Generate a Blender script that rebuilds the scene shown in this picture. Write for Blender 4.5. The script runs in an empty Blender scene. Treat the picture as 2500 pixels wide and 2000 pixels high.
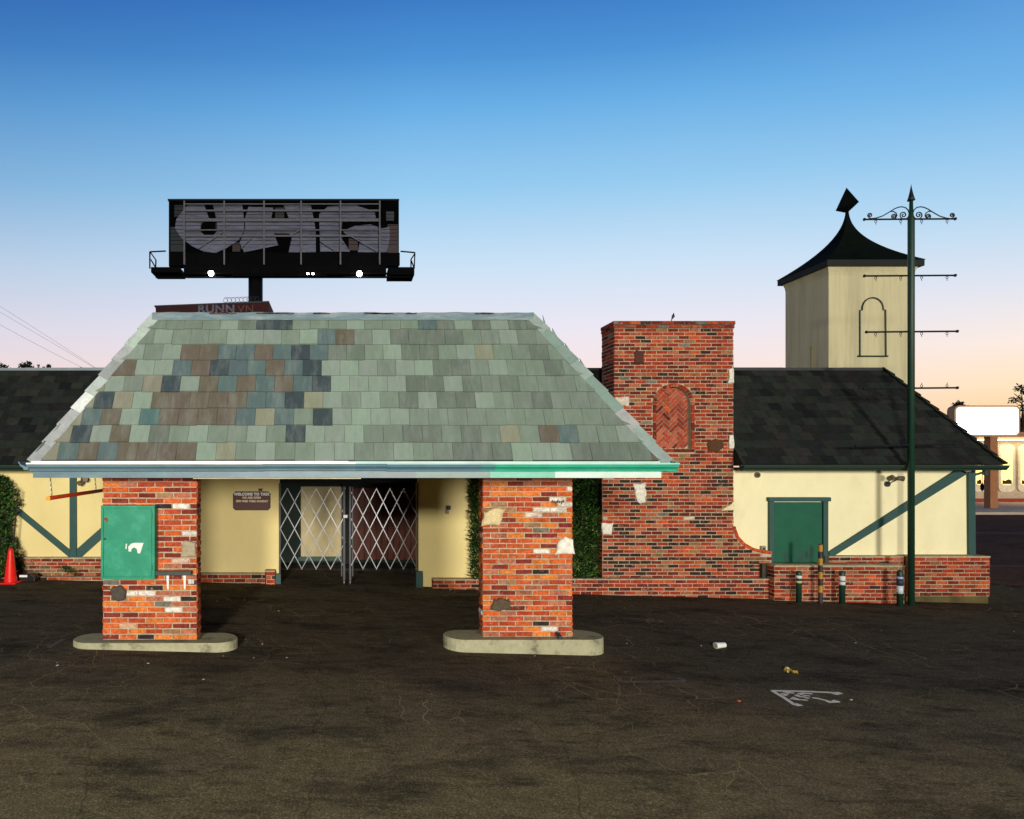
import bpy, math, random
from mathutils import Vector, Matrix

# ------------------------------------------------------------------ camera, sky, light
SC = bpy.context.scene
H = 2.34            # camera height above the lot
F, CX, CY = 1584.0, 830.0, 1140.0   # lens, principal point (shift lens), measured on a 2500 px wide frame
cam_d = bpy.data.cameras.new("camera")
cam = bpy.data.objects.new("camera", cam_d)
SC.collection.objects.link(cam)
cam.location = (0, 0, H)
cam.rotation_euler = (math.radians(90), 0, 0)
cam_d.sensor_width = 36
cam_d.lens = 36 * F / 2500
cam_d.shift_x = (1250 - CX) / 2500
cam_d.shift_y = (CY - 1000) / 2500
cam_d.clip_end = 2000
SC.camera = cam
SC.view_settings.view_transform = 'Standard'
SC.view_settings.look = 'None'
SC.view_settings.exposure = 0
SC.view_settings.gamma = 1


def S(r, g, b, a=1.0):
    def c(v):
        v /= 255.0
        return v / 12.92 if v <= 0.04045 else ((v + 0.055) / 1.055) ** 2.4
    return (c(r), c(g), c(b), a)


def ramp(nt, stops, interp='LINEAR'):
    n = nt.nodes.new('ShaderNodeValToRGB')
    n.color_ramp.interpolation = interp
    e = n.color_ramp.elements
    while len(e) < len(stops):
        e.new(0.5)
    for el, (p, c) in zip(e, stops):
        el.position = p
        el.color = c
    return n


def math_n(nt, op, a, b=None, clamp=False):
    n = nt.nodes.new('ShaderNodeMath')
    n.operation = op
    n.use_clamp = clamp
    for i, v in enumerate((a, b)):
        if v is None:
            continue
        if isinstance(v, (int, float)):
            n.inputs[i].default_value = v
        else:
            nt.links.new(v, n.inputs[i])
    return n.outputs[0]


def mix_n(nt, fac, a, b, mode='MIX'):
    n = nt.nodes.new('ShaderNodeMix')
    n.data_type = 'RGBA'
    n.blend_type = mode
    for sock, v in ((n.inputs[0], fac), (n.inputs[6], a), (n.inputs[7], b)):
        if isinstance(v, (int, float)):
            sock.default_value = v
        elif isinstance(v, tuple):
            sock.default_value = v
        else:
            nt.links.new(v, sock)
    return n.outputs[2]


def make_world():
    w = bpy.data.worlds.new("World")
    SC.world = w
    w.use_nodes = True
    nt = w.node_tree
    nt.nodes.clear()
    out = nt.nodes.new('ShaderNodeOutputWorld')
    bg = nt.nodes.new('ShaderNodeBackground')
    tc = nt.nodes.new('ShaderNodeTexCoord')
    sp = nt.nodes.new('ShaderNodeSeparateXYZ')
    nt.links.new(tc.outputs['Generated'], sp.inputs[0])
    x, y, z = sp.outputs
    # height above the horizon, measured so that the blue stays deep towards both sides
    hd = math_n(nt, 'SQRT', math_n(nt, 'ADD', math_n(nt, 'MULTIPLY', y, y),
                                   math_n(nt, 'MULTIPLY', math_n(nt, 'MULTIPLY', x, x), 0.32)))
    v = math_n(nt, 'DIVIDE', z, math_n(nt, 'ADD', hd, 0.0001))
    v = math_n(nt, 'MULTIPLY', v, 1.02, clamp=True)
    # dusk gradient
    r1 = ramp(nt, [(0.0, S(252, 214, 190)), (0.14, S(250, 228, 224)), (0.21, S(236, 231, 242)),
                   (0.31, S(204, 226, 246)), (0.43, S(152, 204, 240)), (0.56, S(106, 175, 230)),
                   (0.64, S(78, 148, 214)), (0.77, S(50, 112, 192)), (0.99, S(28, 62, 118))])
    nt.links.new(v, r1.inputs[0])
    r2 = ramp(nt, [(0.0, S(255, 170, 70)), (0.05, S(255, 196, 110)), (0.11, S(255, 228, 182)),
                   (0.17, S(252, 236, 224)), (0.25, S(222, 228, 240)), (0.36, S(172, 213, 241)),
                   (0.52, S(110, 178, 232)), (0.80, S(56, 118, 198)), (0.99, S(28, 62, 118))])
    nt.links.new(v, r2.inputs[0])
    az = nt.nodes.new('ShaderNodeMapRange')       # afterglow lies to the right
    nt.links.new(math_n(nt, 'DIVIDE', x, math_n(nt, 'ADD', math_n(nt, 'ABSOLUTE', y), 0.05)), az.inputs[0])
    az.inputs[1].default_value = 0.5
    az.inputs[2].default_value = 1.12
    col = mix_n(nt, az.outputs[0], r1.outputs[0], r2.outputs[0])
    left = nt.nodes.new('ShaderNodeMapRange')     # deeper blue to the far left
    nt.links.new(x, left.inputs[0])
    left.inputs[1].default_value = 0.1
    left.inputs[2].default_value = -0.55
    col = mix_n(nt, math_n(nt, 'MULTIPLY', left.outputs[0], math_n(nt, 'MULTIPLY', v, 0.75)), col,
                S(34, 72, 150))
    # the sky opposite the afterglow is already darker
    back = nt.nodes.new('ShaderNodeMapRange')
    nt.links.new(y, back.inputs[0])
    back.inputs[1].default_value = 0.25
    back.inputs[2].default_value = -0.5
    col = mix_n(nt, back.outputs[0], col, mix_n(nt, 1.0, col, S(94, 88, 90), 'MULTIPLY'))
    sky = nt.nodes.new('ShaderNodeTexSky')
    sky.sky_type = 'NISHITA'
    sky.sun_disc = False
    sky.sun_elevation = math.radians(0.5)
    sky.sun_rotation = math.radians(60)
    col = mix_n(nt, 0.006, col, sky.outputs[0], 'ADD')
    nt.links.new(col, bg.inputs[0])
    bg.inputs[1].default_value = 1.0
    nt.links.new(bg.outputs[0], out.inputs[0])


make_world()

sun_d = bpy.data.lights.new("sun", 'SUN')
sun_d.energy = 1.95
sun_d.angle = math.radians(8)
sun_d.color = (1.0, 0.95, 0.87)
sun = bpy.data.objects.new("sun", sun_d)
SC.collection.objects.link(sun)
sun.rotation_euler = Vector((-0.19, 1.0, -0.065)).to_track_quat('-Z', 'Y').to_euler()

# ------------------------------------------------------------------ helpers
RNG = random.Random(7)
WLOC = {}


def P(px, py, Y):
    return Vector(((px - CX) * Y / F, Y, H + (CY - py) * Y / F))


def PX(px, Y):
    return (px - CX) * Y / F


def PZ(py, Y):
    return H + (CY - py) * Y / F


def gz(x):
    return -0.025 * max(-14.0, min(14.0, x))


def G(px, py):
    Y = F * H / ((py - CY) - 0.025 * (px - CX))
    x = (px - CX) * Y / F
    return Vector((x, Y, gz(x)))


def V(*a):
    return Vector(a)


def tag(o, label=None, cat=None, group=None, kind=None):
    if label:
        o['label'] = label
    if cat:
        o['category'] = cat
    if group:
        o['group'] = group
    if kind:
        o['kind'] = kind
    return o


def thing(name, loc, label, cat, group=None):
    o = bpy.data.objects.new(name, None)
    o.empty_display_size = 0.2
    SC.collection.objects.link(o)
    o.location = loc
    WLOC[o.name] = Vector(loc)
    return tag(o, label, cat, group)


class MB:
    """collects polygons (world coordinates) with one colour per face"""

    def __init__(self, col=(0.5, 0.5, 0.5, 1)):
        self.v, self.f, self.c, self.col = [], [], [], col

    def face(self, pts, col=None):
        n = len(self.v)
        self.v += [Vector(p) for p in pts]
        self.f.append(tuple(range(n, n + len(pts))))
        self.c.append(col or self.col)

    def mesh(self, verts, faces, col=None):
        n = len(self.v)
        self.v += [Vector(p) for p in verts]
        for f in faces:
            self.f.append(tuple(i + n for i in f))
            self.c.append(col or self.col)

    def hexa(self, a, b, col=None):
        """two quads a (4 pts) and b (4 pts), same winding -> closed solid"""
        self.mesh(list(a) + list(b), [(3, 2, 1, 0), (4, 5, 6, 7), (0, 1, 5, 4), (1, 2, 6, 5), (2, 3, 7, 6), (3, 0, 4, 7)], col)

    def box(self, x0, x1, y0, y1, z0, z1, col=None):
        self.hexa([(x0, y0, z0), (x1, y0, z0), (x1, y1, z0), (x0, y1, z0)],
                  [(x0, y0, z1), (x1, y0, z1), (x1, y1, z1), (x0, y1, z1)], col)

    def obox(self, c, u, v, w, col=None):
        """oriented box: centre c, half-extent vectors u, v, w"""
        c, u, v, w = map(Vector, (c, u, v, w))
        if u.cross(v).dot(w) < 0:
            u, v = v, u
        self.hexa([c - u - v - w, c + u - v - w, c + u + v - w, c - u + v - w],
                  [c - u - v + w, c + u - v + w, c + u + v + w, c - u + v + w], col)

    def bar(self, a, b, w, d, col=None, side=(0, 1, 0)):
        """rectangular bar from a to b; w across, d along 'side'"""
        a, b, side = Vector(a), Vector(b), Vector(side)
        t = (b - a).normalized()
        s = (side - t * side.dot(t)).normalized()
        u = t.cross(s)
        self.obox((a + b) / 2, (b - a) / 2, u * w / 2, s * d / 2, col)

    def prism(self, pts, y0, y1, col=None):
        """outline in x,z (counter-clockwise seen from -y) extruded from y0 to y1"""
        n = len(pts)
        vs = [(x, y0, z) for x, z in pts] + [(x, y1, z) for x, z in pts]
        fs = [tuple(range(n)), tuple(range(2 * n - 1, n - 1, -1))]
        fs += [(i, i + n, (i + 1) % n + n, (i + 1) % n) for i in range(n)]
        self.mesh(vs, fs, col)

    def prism_frame(self, pts, O, U, Vv, N, d0, d1, col=None):
        n = len(pts)
        O, U, Vv, N = map(Vector, (O, U, Vv, N))
        vs = [O + U * a + Vv * b + N * d1 for a, b in pts] + [O + U * a + Vv * b + N * d0 for a, b in pts]
        fs = [tuple(range(n)), tuple(range(2 * n - 1, n - 1, -1))]
        fs += [(i, i + n, (i + 1) % n + n, (i + 1) % n) for i in range(n)]
        self.mesh(vs, fs, col)

    def tube(self, path, r, n=8, col=None, cap=True):
        path = [Vector(p) for p in path]
        rs = r if isinstance(r, (list, tuple)) else [r] * len(path)
        base = len(self.v)
        prev = None
        for i, p in enumerate(path):
            t = (path[min(i + 1, len(path) - 1)] - path[max(i - 1, 0)]).normalized()
            if prev is None:
                s = t.orthogonal().normalized()
            else:
                s = (prev - t * prev.dot(t)).normalized()
            prev = s
            b = t.cross(s)
            for k in range(n):
                a = 2 * math.pi * k / n
                self.v.append(p + (s * math.cos(a) + b * math.sin(a)) * rs[i])
        for i in range(len(path) - 1):
            for k in range(n):
                a, b = base + i * n + k, base + i * n + (k + 1) % n
                self.f.append((a, b, b + n, a + n))
                self.c.append(col or self.col)
        if cap:
            self.f.append(tuple(base + k for k in range(n - 1, -1, -1)))
            self.c.append(col or self.col)
            e = base + (len(path) - 1) * n
            self.f.append(tuple(e + k for k in range(n)))
            self.c.append(col or self.col)

    def lathe(self, c, prof, n=20, col=None, axis=(0, 0, 1)):
        c, ax = Vector(c), Vector(axis).normalized()
        self.tube([c + ax * z for _, z in prof], [max(r, 1e-4) for r, _ in prof], n, col)

    def build(self, name, mat, parent=None, smooth=False, bevel=0.0, origin=None, label=None):
        if not self.v:
            raise ValueError("empty mesh " + name)
        xs = [p.x for p in self.v]
        ys = [p.y for p in self.v]
        zs = [p.z for p in self.v]
        o = Vector(origin) if origin is not None else Vector(((min(xs) + max(xs)) / 2, (min(ys) + max(ys)) / 2, min(zs)))
        me = bpy.data.meshes.new(name)
        me.from_pydata([tuple(p - o) for p in self.v], [], self.f)
        ca = me.color_attributes.new("Col", 'FLOAT_COLOR', 'CORNER')
        buf = []
        for f, c in zip(self.f, self.c):
            buf += list(c if len(c) == 4 else (*c, 1)) * len(f)
        ca.data.foreach_set("color", buf)
        me.materials.append(mat)
        if smooth:
            me.polygons.foreach_set("use_smooth", [True] * len(me.polygons))
        me.update()
        ob = bpy.data.objects.new(name, me)
        SC.collection.objects.link(ob)
        WLOC[ob.name] = o
        if parent is not None:
            ob.parent = parent
            ob.location = o - WLOC[parent.name]
        else:
            ob.location = o
        if bevel:
            m = ob.modifiers.new("edge_softening", 'BEVEL')
            m.width = bevel
            m.segments = 2
            m.limit_method = 'ANGLE'
            m.angle_limit = math.radians(40)
        if label:
            ob['label'] = label
        return ob


def dup(o, offset=(0, 0, 0), parent=None):
    c = o.copy()
    SC.collection.objects.link(c)
    if parent is None:
        c.location = o.location + Vector(offset)
        WLOC[c.name] = WLOC[o.name] + Vector(offset)
    else:
        c.parent = parent
    for ch in list(o.children):
        dup(ch, parent=c)
    return c


# ------------------------------------------------------------------ materials
MATS = {}


def mat(name, col=None, rough=0.7, var=0.12, scale=6.0, bump=0.0, bscale=60.0, metal=0.0, spec=0.4,
        dirt=None, dirt_amt=0.0, dirt_scale=2.0, stretch=(1, 1, 1), attr=False, emit=0.0, dirt_lo=0.5, dirt_hi=0.7, soot=False):
    if name in MATS:
        return MATS[name]
    m = bpy.data.materials.new(name)
    MATS[name] = m
    m.use_nodes = True
    nt = m.node_tree
    b = nt.nodes['Principled BSDF']
    b.inputs['Roughness'].default_value = rough
    b.inputs['Metallic'].default_value = metal
    b.inputs['Specular IOR Level'].default_value = spec
    geo = nt.nodes.new('ShaderNodeNewGeometry')
    mp = nt.nodes.new('ShaderNodeMapping')
    mp.inputs['Scale'].default_value = stretch
    nt.links.new(geo.outputs['Position'], mp.inputs[0])
    if attr:
        a = nt.nodes.new('ShaderNodeVertexColor')
        a.layer_name = "Col"
        c = a.outputs[0]
    else:
        c = nt.nodes.new('ShaderNodeRGB')
        c.outputs[0].default_value = col
        c = c.outputs[0]
    if var:
        n = nt.nodes.new('ShaderNodeTexNoise')
        n.inputs['Scale'].default_value = scale
        n.inputs['Detail'].default_value = 5
        n.inputs['Roughness'].default_value = 0.65
        nt.links.new(mp.outputs[0], n.inputs[0])
        r = ramp(nt, [(0.25, (1 - var * 2, 1 - var * 2, 1 - var * 2, 1)), (0.75, (1 + var, 1 + var, 1 + var, 1))])
        nt.links.new(n.outputs[0], r.inputs[0])
        c = mix_n(nt, 1.0, c, r.outputs[0], 'MULTIPLY')
    if dirt is not None:
        n = nt.nodes.new('ShaderNodeTexNoise')
        n.inputs['Scale'].default_value = dirt_scale
        n.inputs['Detail'].default_value = 8
        n.inputs['Roughness'].default_value = 0.7
        nt.links.new(mp.outputs[0], n.inputs[0])
        r = ramp(nt, [(dirt_lo, (0, 0, 0, 1)), (dirt_hi, (dirt_amt,) * 3 + (1,))])
        nt.links.new(n.outputs[0], r.inputs[0])
        c = mix_n(nt, r.outputs[0], c, dirt)
    if soot:      # old soot and lime bloom, in patches of its own
        n = nt.nodes.new('ShaderNodeTexNoise')
        n.inputs['Scale'].default_value = 2.6
        n.inputs['Detail'].default_value = 9
        n.inputs['Roughness'].default_value = 0.72
        nt.links.new(mp.outputs[0], n.inputs[0])
        r = ramp(nt, [(0.32, (0.62, 0.58, 0.56, 1)), (0.5, (1, 1, 1, 1)), (0.68, (1.16, 1.14, 1.12, 1))])
        nt.links.new(n.outputs[0], r.inputs[0])
        c = mix_n(nt, 1.0, c, r.outputs[0], 'MULTIPLY')
        n = nt.nodes.new('ShaderNodeTexNoise')
        n.inputs['Scale'].default_value = 48
        n.inputs['Detail'].default_value = 4
        nt.links.new(mp.outputs[0], n.inputs[0])
        r = ramp(nt, [(0.58, (0, 0, 0, 1)), (0.7, (.55, .55, .55, 1))])
        nt.links.new(n.outputs[0], r.inputs[0])
        c = mix_n(nt, r.outputs[0], c, S(78, 44, 34))
    nt.links.new(c, b.inputs['Base Color'])
    if bump:
        n = nt.nodes.new('ShaderNodeTexNoise')
        n.inputs['Scale'].default_value = bscale
        n.inputs['Detail'].default_value = 4
        nt.links.new(geo.outputs['Position'], n.inputs[0])
        bp = nt.nodes.new('ShaderNodeBump')
        bp.inputs['Strength'].default_value = bump
        bp.inputs['Distance'].default_value = 0.01
        nt.links.new(n.outputs[0], bp.inputs['Height'])
        nt.links.new(bp.outputs[0], b.inputs['Normal'])
    if emit:
        nt.links.new(c, b.inputs['Emission Color'])
        b.inputs['Emission Strength'].default_value = emit
    return m


M_BRICK = mat('old_brick', attr=True, rough=0.85, var=0.26, scale=26, bump=0.5, bscale=140, spec=0.25,
              dirt=S(230, 192, 158), dirt_amt=0.42, dirt_scale=19, dirt_lo=0.57, dirt_hi=0.69, soot=True)
M_MORTAR = mat('mortar', S(190, 172, 144), rough=0.95, var=0.2, scale=20, bump=0.4, spec=0.1,
               dirt=S(70, 60, 50), dirt_amt=0.5, dirt_scale=3)
M_STUCCO = mat('cream_stucco', S(236, 217, 152), rough=0.9, var=0.05, scale=2.2, bump=0.35, bscale=120, spec=0.15,
               dirt=S(170, 146, 92), dirt_amt=0.35, dirt_scale=1.1, stretch=(1, 1, 0.6), dirt_lo=0.52, dirt_hi=0.8)
M_STUCCO_R = mat('pale_stucco', S(247, 238, 192), rough=0.9, var=0.04, scale=2.2, bump=0.35, bscale=120, spec=0.15,
                 dirt=S(190, 176, 120), dirt_amt=0.3, dirt_scale=1.3, stretch=(1, 1, 0.6), dirt_lo=0.55, dirt_hi=0.8)
M_TOWER = mat('tower_plaster', S(216, 207, 166), rough=0.92, var=0.1, scale=1.6, bump=0.25, bscale=40, spec=0.12,
              dirt=S(104, 92, 68), dirt_amt=0.6, dirt_scale=1.6, stretch=(2.2, 2.2, 0.14), dirt_lo=0.45, dirt_hi=0.75)
M_TILE = mat('slate_tile', attr=True, rough=0.78, var=0.07, scale=9, bump=0.25, bscale=90, spec=0.25,
             dirt=S(158, 170, 162), dirt_amt=0.34, dirt_scale=3.2, stretch=(2.2, 0.7, 0.6), dirt_lo=0.46, dirt_hi=0.78)
M_DTILE = mat('dark_tile', attr=True, rough=0.9, var=0.2, scale=7, bump=0.3, bscale=90, spec=0.12)
M_TEAL = mat('teal_paint', S(40, 78, 73), rough=0.55, var=0.1, scale=5, bump=0.12, bscale=50)
M_GREEN = mat('green_paint', S(0, 88, 62), rough=0.65, var=0.12, scale=4, bump=0.1, bscale=40, spec=0.4)
M_DGREEN = mat('dark_green_paint', S(22, 56, 40), rough=0.45, var=0.12, scale=6)
M_CAB = mat('cabinet_green', S(20, 142, 108), rough=0.5, var=0.1, scale=5, bump=0.1, bscale=30,
            dirt=S(110, 186, 160), dirt_amt=0.3, dirt_scale=5, dirt_lo=0.52, dirt_hi=0.75)
M_GUT = mat('gutter_paint', attr=True, rough=0.4, var=0.12, scale=3, bump=0.1, bscale=20,
            dirt=S(150, 176, 172), dirt_amt=0.3, dirt_scale=2.2, stretch=(1, 1, 3), dirt_lo=0.55, dirt_hi=0.75)
M_CAP = mat('weathered_hip_cap', attr=True, rough=0.6, var=0.1, scale=9, bump=0.2, bscale=60,
            dirt=S(110, 116, 112), dirt_amt=0.35, dirt_scale=8)
M_FLASH = mat('ridge_flashing', S(112, 134, 142), rough=0.5, var=0.14, scale=5, bump=0.2, bscale=40,
              dirt=S(196, 202, 198), dirt_amt=0.6, dirt_scale=2.0, stretch=(1, 1, 5), dirt_lo=0.48, dirt_hi=0.75)
M_CONC = mat('island_concrete', S(176, 172, 140), rough=0.92, var=0.14, scale=9, bump=0.5, bscale=60, spec=0.15,
             dirt=S(58, 54, 42), dirt_amt=0.75, dirt_scale=4.5, dirt_lo=0.52, dirt_hi=0.68)
M_STONE = mat('set_stone', attr=True, rough=0.85, var=0.2, scale=18, bump=0.8, bscale=30, spec=0.2)
M_BLACK = mat('black_iron', S(20, 23, 27), rough=0.5, var=0.1)
M_STEEL = mat('galvanised_steel', S(120, 120, 120), rough=0.35, var=0.25, scale=3, metal=0.75)
M_DSTEEL = mat('dark_steel', S(58, 58, 62), rough=0.45, var=0.15, scale=12, metal=0.3)
M_WOOD = mat('stained_wood', S(98, 42, 26), rough=0.6, var=0.22, scale=3, stretch=(14, 14, 0.8), bump=0.15, bscale=30)
M_SIGNW = mat('sign_wood', S(84, 36, 26), rough=0.5, var=0.22, scale=5, stretch=(1.5, 1, 14), bump=0.1)
M_WHITE = mat('white_paint', S(232, 230, 222), rough=0.6, var=0.06, scale=8)
M_FADED = mat('faded_white_paint', S(116, 110, 100), rough=0.9, var=0.3, scale=14, spec=0.1)
M_DARKIN = mat('dark_interior', S(26, 28, 26), rough=0.9, var=0.1)
M_ATTR = mat('painted_attr', attr=True, rough=0.55, var=0.08, scale=8)
M_LEAF = mat('leaves', attr=True, rough=0.55, var=0.0, spec=0.3)
M_BARK = mat('bark', S(52, 42, 34), rough=0.95, var=0.2, scale=10)
M_CONE = mat('orange_red_plastic', S(236, 30, 22), rough=0.4, var=0.06)


def emit_mat(name, col, strength):
    m = bpy.data.materials.new(name)
    m.use_nodes = True
    nt = m.node_tree
    b = nt.nodes['Principled BSDF']
    b.inputs['Base Color'].default_value = col
    b.inputs['Emission Color'].default_value = col
    b.inputs['Emission Strength'].default_value = strength
    return m


M_BULB = emit_mat('lamp_glow', (1.0, 0.97, 0.92, 1), 40)
M_SIGNLIT = emit_mat('lit_sign_face', (1.0, 0.96, 0.88, 1), 3.5)
M_WARM = emit_mat('lit_window', S(255, 214, 130), 1.5)
M_TIP = emit_mat('amber_end', S(255, 150, 20), 0.0)


def asphalt(name, base, warm, dark, crack_amt, seal=None):
    m = bpy.data.materials.new(name)
    m.use_nodes = True
    nt = m.node_tree
    b = nt.nodes['Principled BSDF']
    b.inputs['Roughness'].default_value = 0.9
    b.inputs['Specular IOR Level'].default_value = 0.0
    geo = nt.nodes.new('ShaderNodeNewGeometry')
    pos = geo.outputs['Position']

    def noise(scale, st=(1, 1, 1), detail=6, rough=0.6):
        mp = nt.nodes.new('ShaderNodeMapping')
        mp.inputs['Scale'].default_value = st
        nt.links.new(pos, mp.inputs[0])
        n = nt.nodes.new('ShaderNodeTexNoise')
        n.inputs['Scale'].default_value = scale
        n.inputs['Detail'].default_value = detail
        n.inputs['Roughness'].default_value = rough
        nt.links.new(mp.outputs[0], n.inputs[0])
        return n.outputs[0]

    def rmp(src, lo, hi, a=0.0, c=1.0):
        r = ramp(nt, [(lo, (a, a, a, 1)), (hi, (c, c, c, 1))])
        nt.links.new(src, r.inputs[0])
        return r.outputs[0]

    c = mix_n(nt, rmp(noise(0.35, (1, 1.4, 1)), 0.4, 0.62), base, warm)
    if seal:    # newer, darker seal coat begins some way in front of the building
        sp = nt.nodes.new('ShaderNodeSeparateXYZ')
        nt.links.new(pos, sp.inputs[0])
        yy = math_n(nt, 'ADD', sp.outputs[1], math_n(nt, 'MULTIPLY', noise(0.5, (1, 1.6, 1), 7, .62), 5.0))
        mr = nt.nodes.new('ShaderNodeMapRange')
        nt.links.new(yy, mr.inputs[0])
        mr.inputs[1].default_value = 7.2
        mr.inputs[2].default_value = 10.2
        c = mix_n(nt, mr.outputs[0], c, seal)
    # sealer streaks and oil patches, drawn out along the drive
    c = mix_n(nt, rmp(noise(1.1, (0.8, 1.5, 1), 8, 0.65), 0.50, 0.64, 0, 0.6), c, dark)
    c = mix_n(nt, rmp(noise(3.2, (0.5, 1.7, 1), 8, 0.7), 0.53, 0.66, 0, 0.6), c, dark)
    # aggregate
    g = ramp(nt, [(0.3, (0.4, 0.4, 0.4, 1)), (0.52, (0.95, 0.95, 0.95, 1)), (0.72, (2.6, 2.45, 1.9, 1))])
    nt.links.new(noise(60, (1, 1, 1), 3, 0.85), g.inputs[0])
    c = mix_n(nt, 1.0, c, g.outputs[0], 'MULTIPLY')
    g2 = ramp(nt, [(0.3, (0.75, 0.75, 0.75, 1)), (0.7, (1.25, 1.25, 1.25, 1))])
    nt.links.new(noise(9, (0.7, 1.4, 1), 6, 0.7), g2.inputs[0])
    c = mix_n(nt, 1.0, c, g2.outputs[0], 'MULTIPLY')
    # cracks filled with pale grit
    nz = nt.nodes.new('ShaderNodeTexNoise')
    nz.inputs['Scale'].default_value = 1.6
    nz.inputs['Detail'].default_value = 6
    nt.links.new(pos, nz.inputs[0])
    warp = mix_n(nt, 0.35, pos, nz.outputs[1], 'ADD')

    def crack(scale, width):
        vo = nt.nodes.new('ShaderNodeTexVoronoi')
        vo.feature = 'DISTANCE_TO_EDGE'
        vo.inputs['Scale'].default_value = scale
        nt.links.new(warp, vo.inputs['Vector'])
        r = ramp(nt, [(0.0, (1, 1, 1, 1)), (width, (0, 0, 0, 1))])
        nt.links.new(vo.outputs[0], r.inputs[0])
        return r.outputs[0]
    zone = rmp(noise(0.45, (1, 1, 1), 3), 0.48, 0.6)
    zone2 = rmp(noise(0.8, (1, 1, 1), 3), 0.5, 0.62)
    k1 = math_n(nt, 'MULTIPLY', math_n(nt, 'MULTIPLY', crack(1.7, 0.009), zone), crack_amt * .8)
    k2 = math_n(nt, 'MULTIPLY', math_n(nt, 'MULTIPLY', crack(4.2, 0.016), math_n(nt, 'MULTIPLY', zone, zone2)), crack_amt * 0.8)
    c = mix_n(nt, k1, c, S(180, 162, 114))
    c = mix_n(nt, k2, c, S(174, 156, 110))
    k3 = math_n(nt, 'MULTIPLY', crack(0.42, 0.004), 0.35)
    c = mix_n(nt, k3, c, S(14, 13, 12))
    nt.links.new(c, b.inputs['Base Color'])
    bp = nt.nodes.new('ShaderNodeBump')
    bp.inputs['Strength'].default_value = 0.5
    bp.inputs['Distance'].default_value = 0.006
    nt.links.new(noise(70, (1, 1, 1), 4, 0.7), bp.inputs['Height'])
    nt.links.new(bp.outputs[0], b.inputs['Normal'])
    return m


M_ASPH = asphalt('lot_asphalt', S(128, 117, 85), S(132, 116, 87), S(48, 47, 43), 1.0, seal=S(94, 86, 73))
M_ROAD = asphalt('street_asphalt', S(110, 84, 72), S(116, 88, 74), S(84, 64, 56), 0.1)

# ------------------------------------------------------------------ ground, street
g = MB()
xs = [-500, -14, 14, 500]
for i in range(3):
    for y0, y1 in ((-60, 500),):
        g.face([(xs[i], y0, gz(xs[i])), (xs[i + 1], y0, gz(xs[i + 1])), (xs[i + 1], y1, gz(xs[i + 1])), (xs[i], y1, gz(xs[i]))])
tag(g.build('ground', M_ASPH), kind='structure')

g = MB()
g.face([(15.2, 13.0, -0.346), (140, 13.0, -0.346), (140, 36.3, -0.346), (15.2, 36.3, -0.346)])
tag(g.build('road', M_ROAD), kind='structure')
g = MB()
for y, w in ((17.5, .1), (26.0, .12), (26.4, .12)):
    g.face([(15.2, y, -0.342), (140, y, -0.342), (140, y + w, -0.342), (15.2, y + w, -0.342)])
for k in range(12):
    x = 18 + k * 5
    g.face([(x, 21.4, -0.342), (x + 2.4, 21.4, -0.342), (x + 2.4, 21.55, -0.342), (x, 21.55, -0.342)])
tag(g.build('road_markings', M_FADED), kind='structure')
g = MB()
g.box(12, 140, 36.4, 70, -0.345, -0.2)  # pavement widened towards the street, its pale tone painted for headlight trails
tag(g.build('pavement', mat('headlight_pale_pavement', S(196, 178, 156), rough=0.9, var=0.12, scale=3, bump=0.2,
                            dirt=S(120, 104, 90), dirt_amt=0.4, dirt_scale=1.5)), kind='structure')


def stroke(mb, pts, w, z=0.004):
    """flat painted stroke on the lot through ground points"""
    pts = [Vector((p.x, p.y, 0)) for p in pts]
    L, R = [], []
    for i, p in enumerate(pts):
        t = (pts[min(i + 1, len(pts) - 1)] - pts[max(i - 1, 0)]).normalized()
        n = Vector((-t.y, t.x, 0)) * w / 2
        L.append(p + n)
        R.append(p - n)
    for i in range(len(pts) - 1):
        q = [R[i], R[i + 1], L[i + 1], L[i]]
        mb.face([(a.x, a.y, gz(a.x) + z) for a in q])


def GQ(*pp):
    return [G(*p) for p in pp]


def zp(x, y):      # pixel on the enlarged view of the utility marks
    return (1850 + x / 8.624, 1660 + y / 8.624)


g = MB()
stroke(g, GQ(zp(300, 235), zp(1000, 250), zp(1740, 283)), 0.05)
stroke(g, GQ(zp(1740, 278), zp(1600, 312)), 0.06, 0.005)
stroke(g, GQ(zp(305, 240), zp(560, 390), zp(790, 545)), 0.05, 0.006)
stroke(g, GQ(zp(770, 545), zp(895, 530)), 0.07, 0.007)
stroke(g, GQ(zp(1150, 385), zp(1230, 392), zp(1500, 455)), 0.05)
stroke(g, GQ(zp(1460, 478), zp(1700, 470)), 0.05, 0.005)
stroke(g, GQ(zp(1570, 440), zp(1720, 478)), 0.06, 0.006)
# the letters, painted to be read from the far side: U S A and M H
stroke(g, GQ(zp(1150, 303), zp(960, 288), zp(860, 305), zp(960, 330), zp(1105, 352)), 0.04, 0.005)
stroke(g, GQ(zp(800, 340), zp(870, 365), zp(1000, 372), zp(1060, 388), zp(1010, 398)), 0.04, 0.006)
stroke(g, GQ(zp(870, 335), zp(800, 345)), 0.04, 0.007)
stroke(g, GQ(zp(720, 370), zp(880, 425), zp(1050, 438)), 0.04, 0.005)
stroke(g, GQ(zp(680, 405), zp(870, 432)), 0.04, 0.006)
stroke(g, GQ(zp(530, 262), zp(770, 290)), 0.04, 0.005)
stroke(g, GQ(zp(640, 300), zp(600, 270), zp(690, 266)), 0.035, 0.006)
stroke(g, GQ(zp(480, 290), zp(640, 318)), 0.035, 0.005)
stroke(g, GQ(zp(450, 315), zp(610, 340)), 0.035, 0.005)
stroke(g, GQ(zp(640, 318), zp(560, 328)), 0.035, 0.007)
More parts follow.
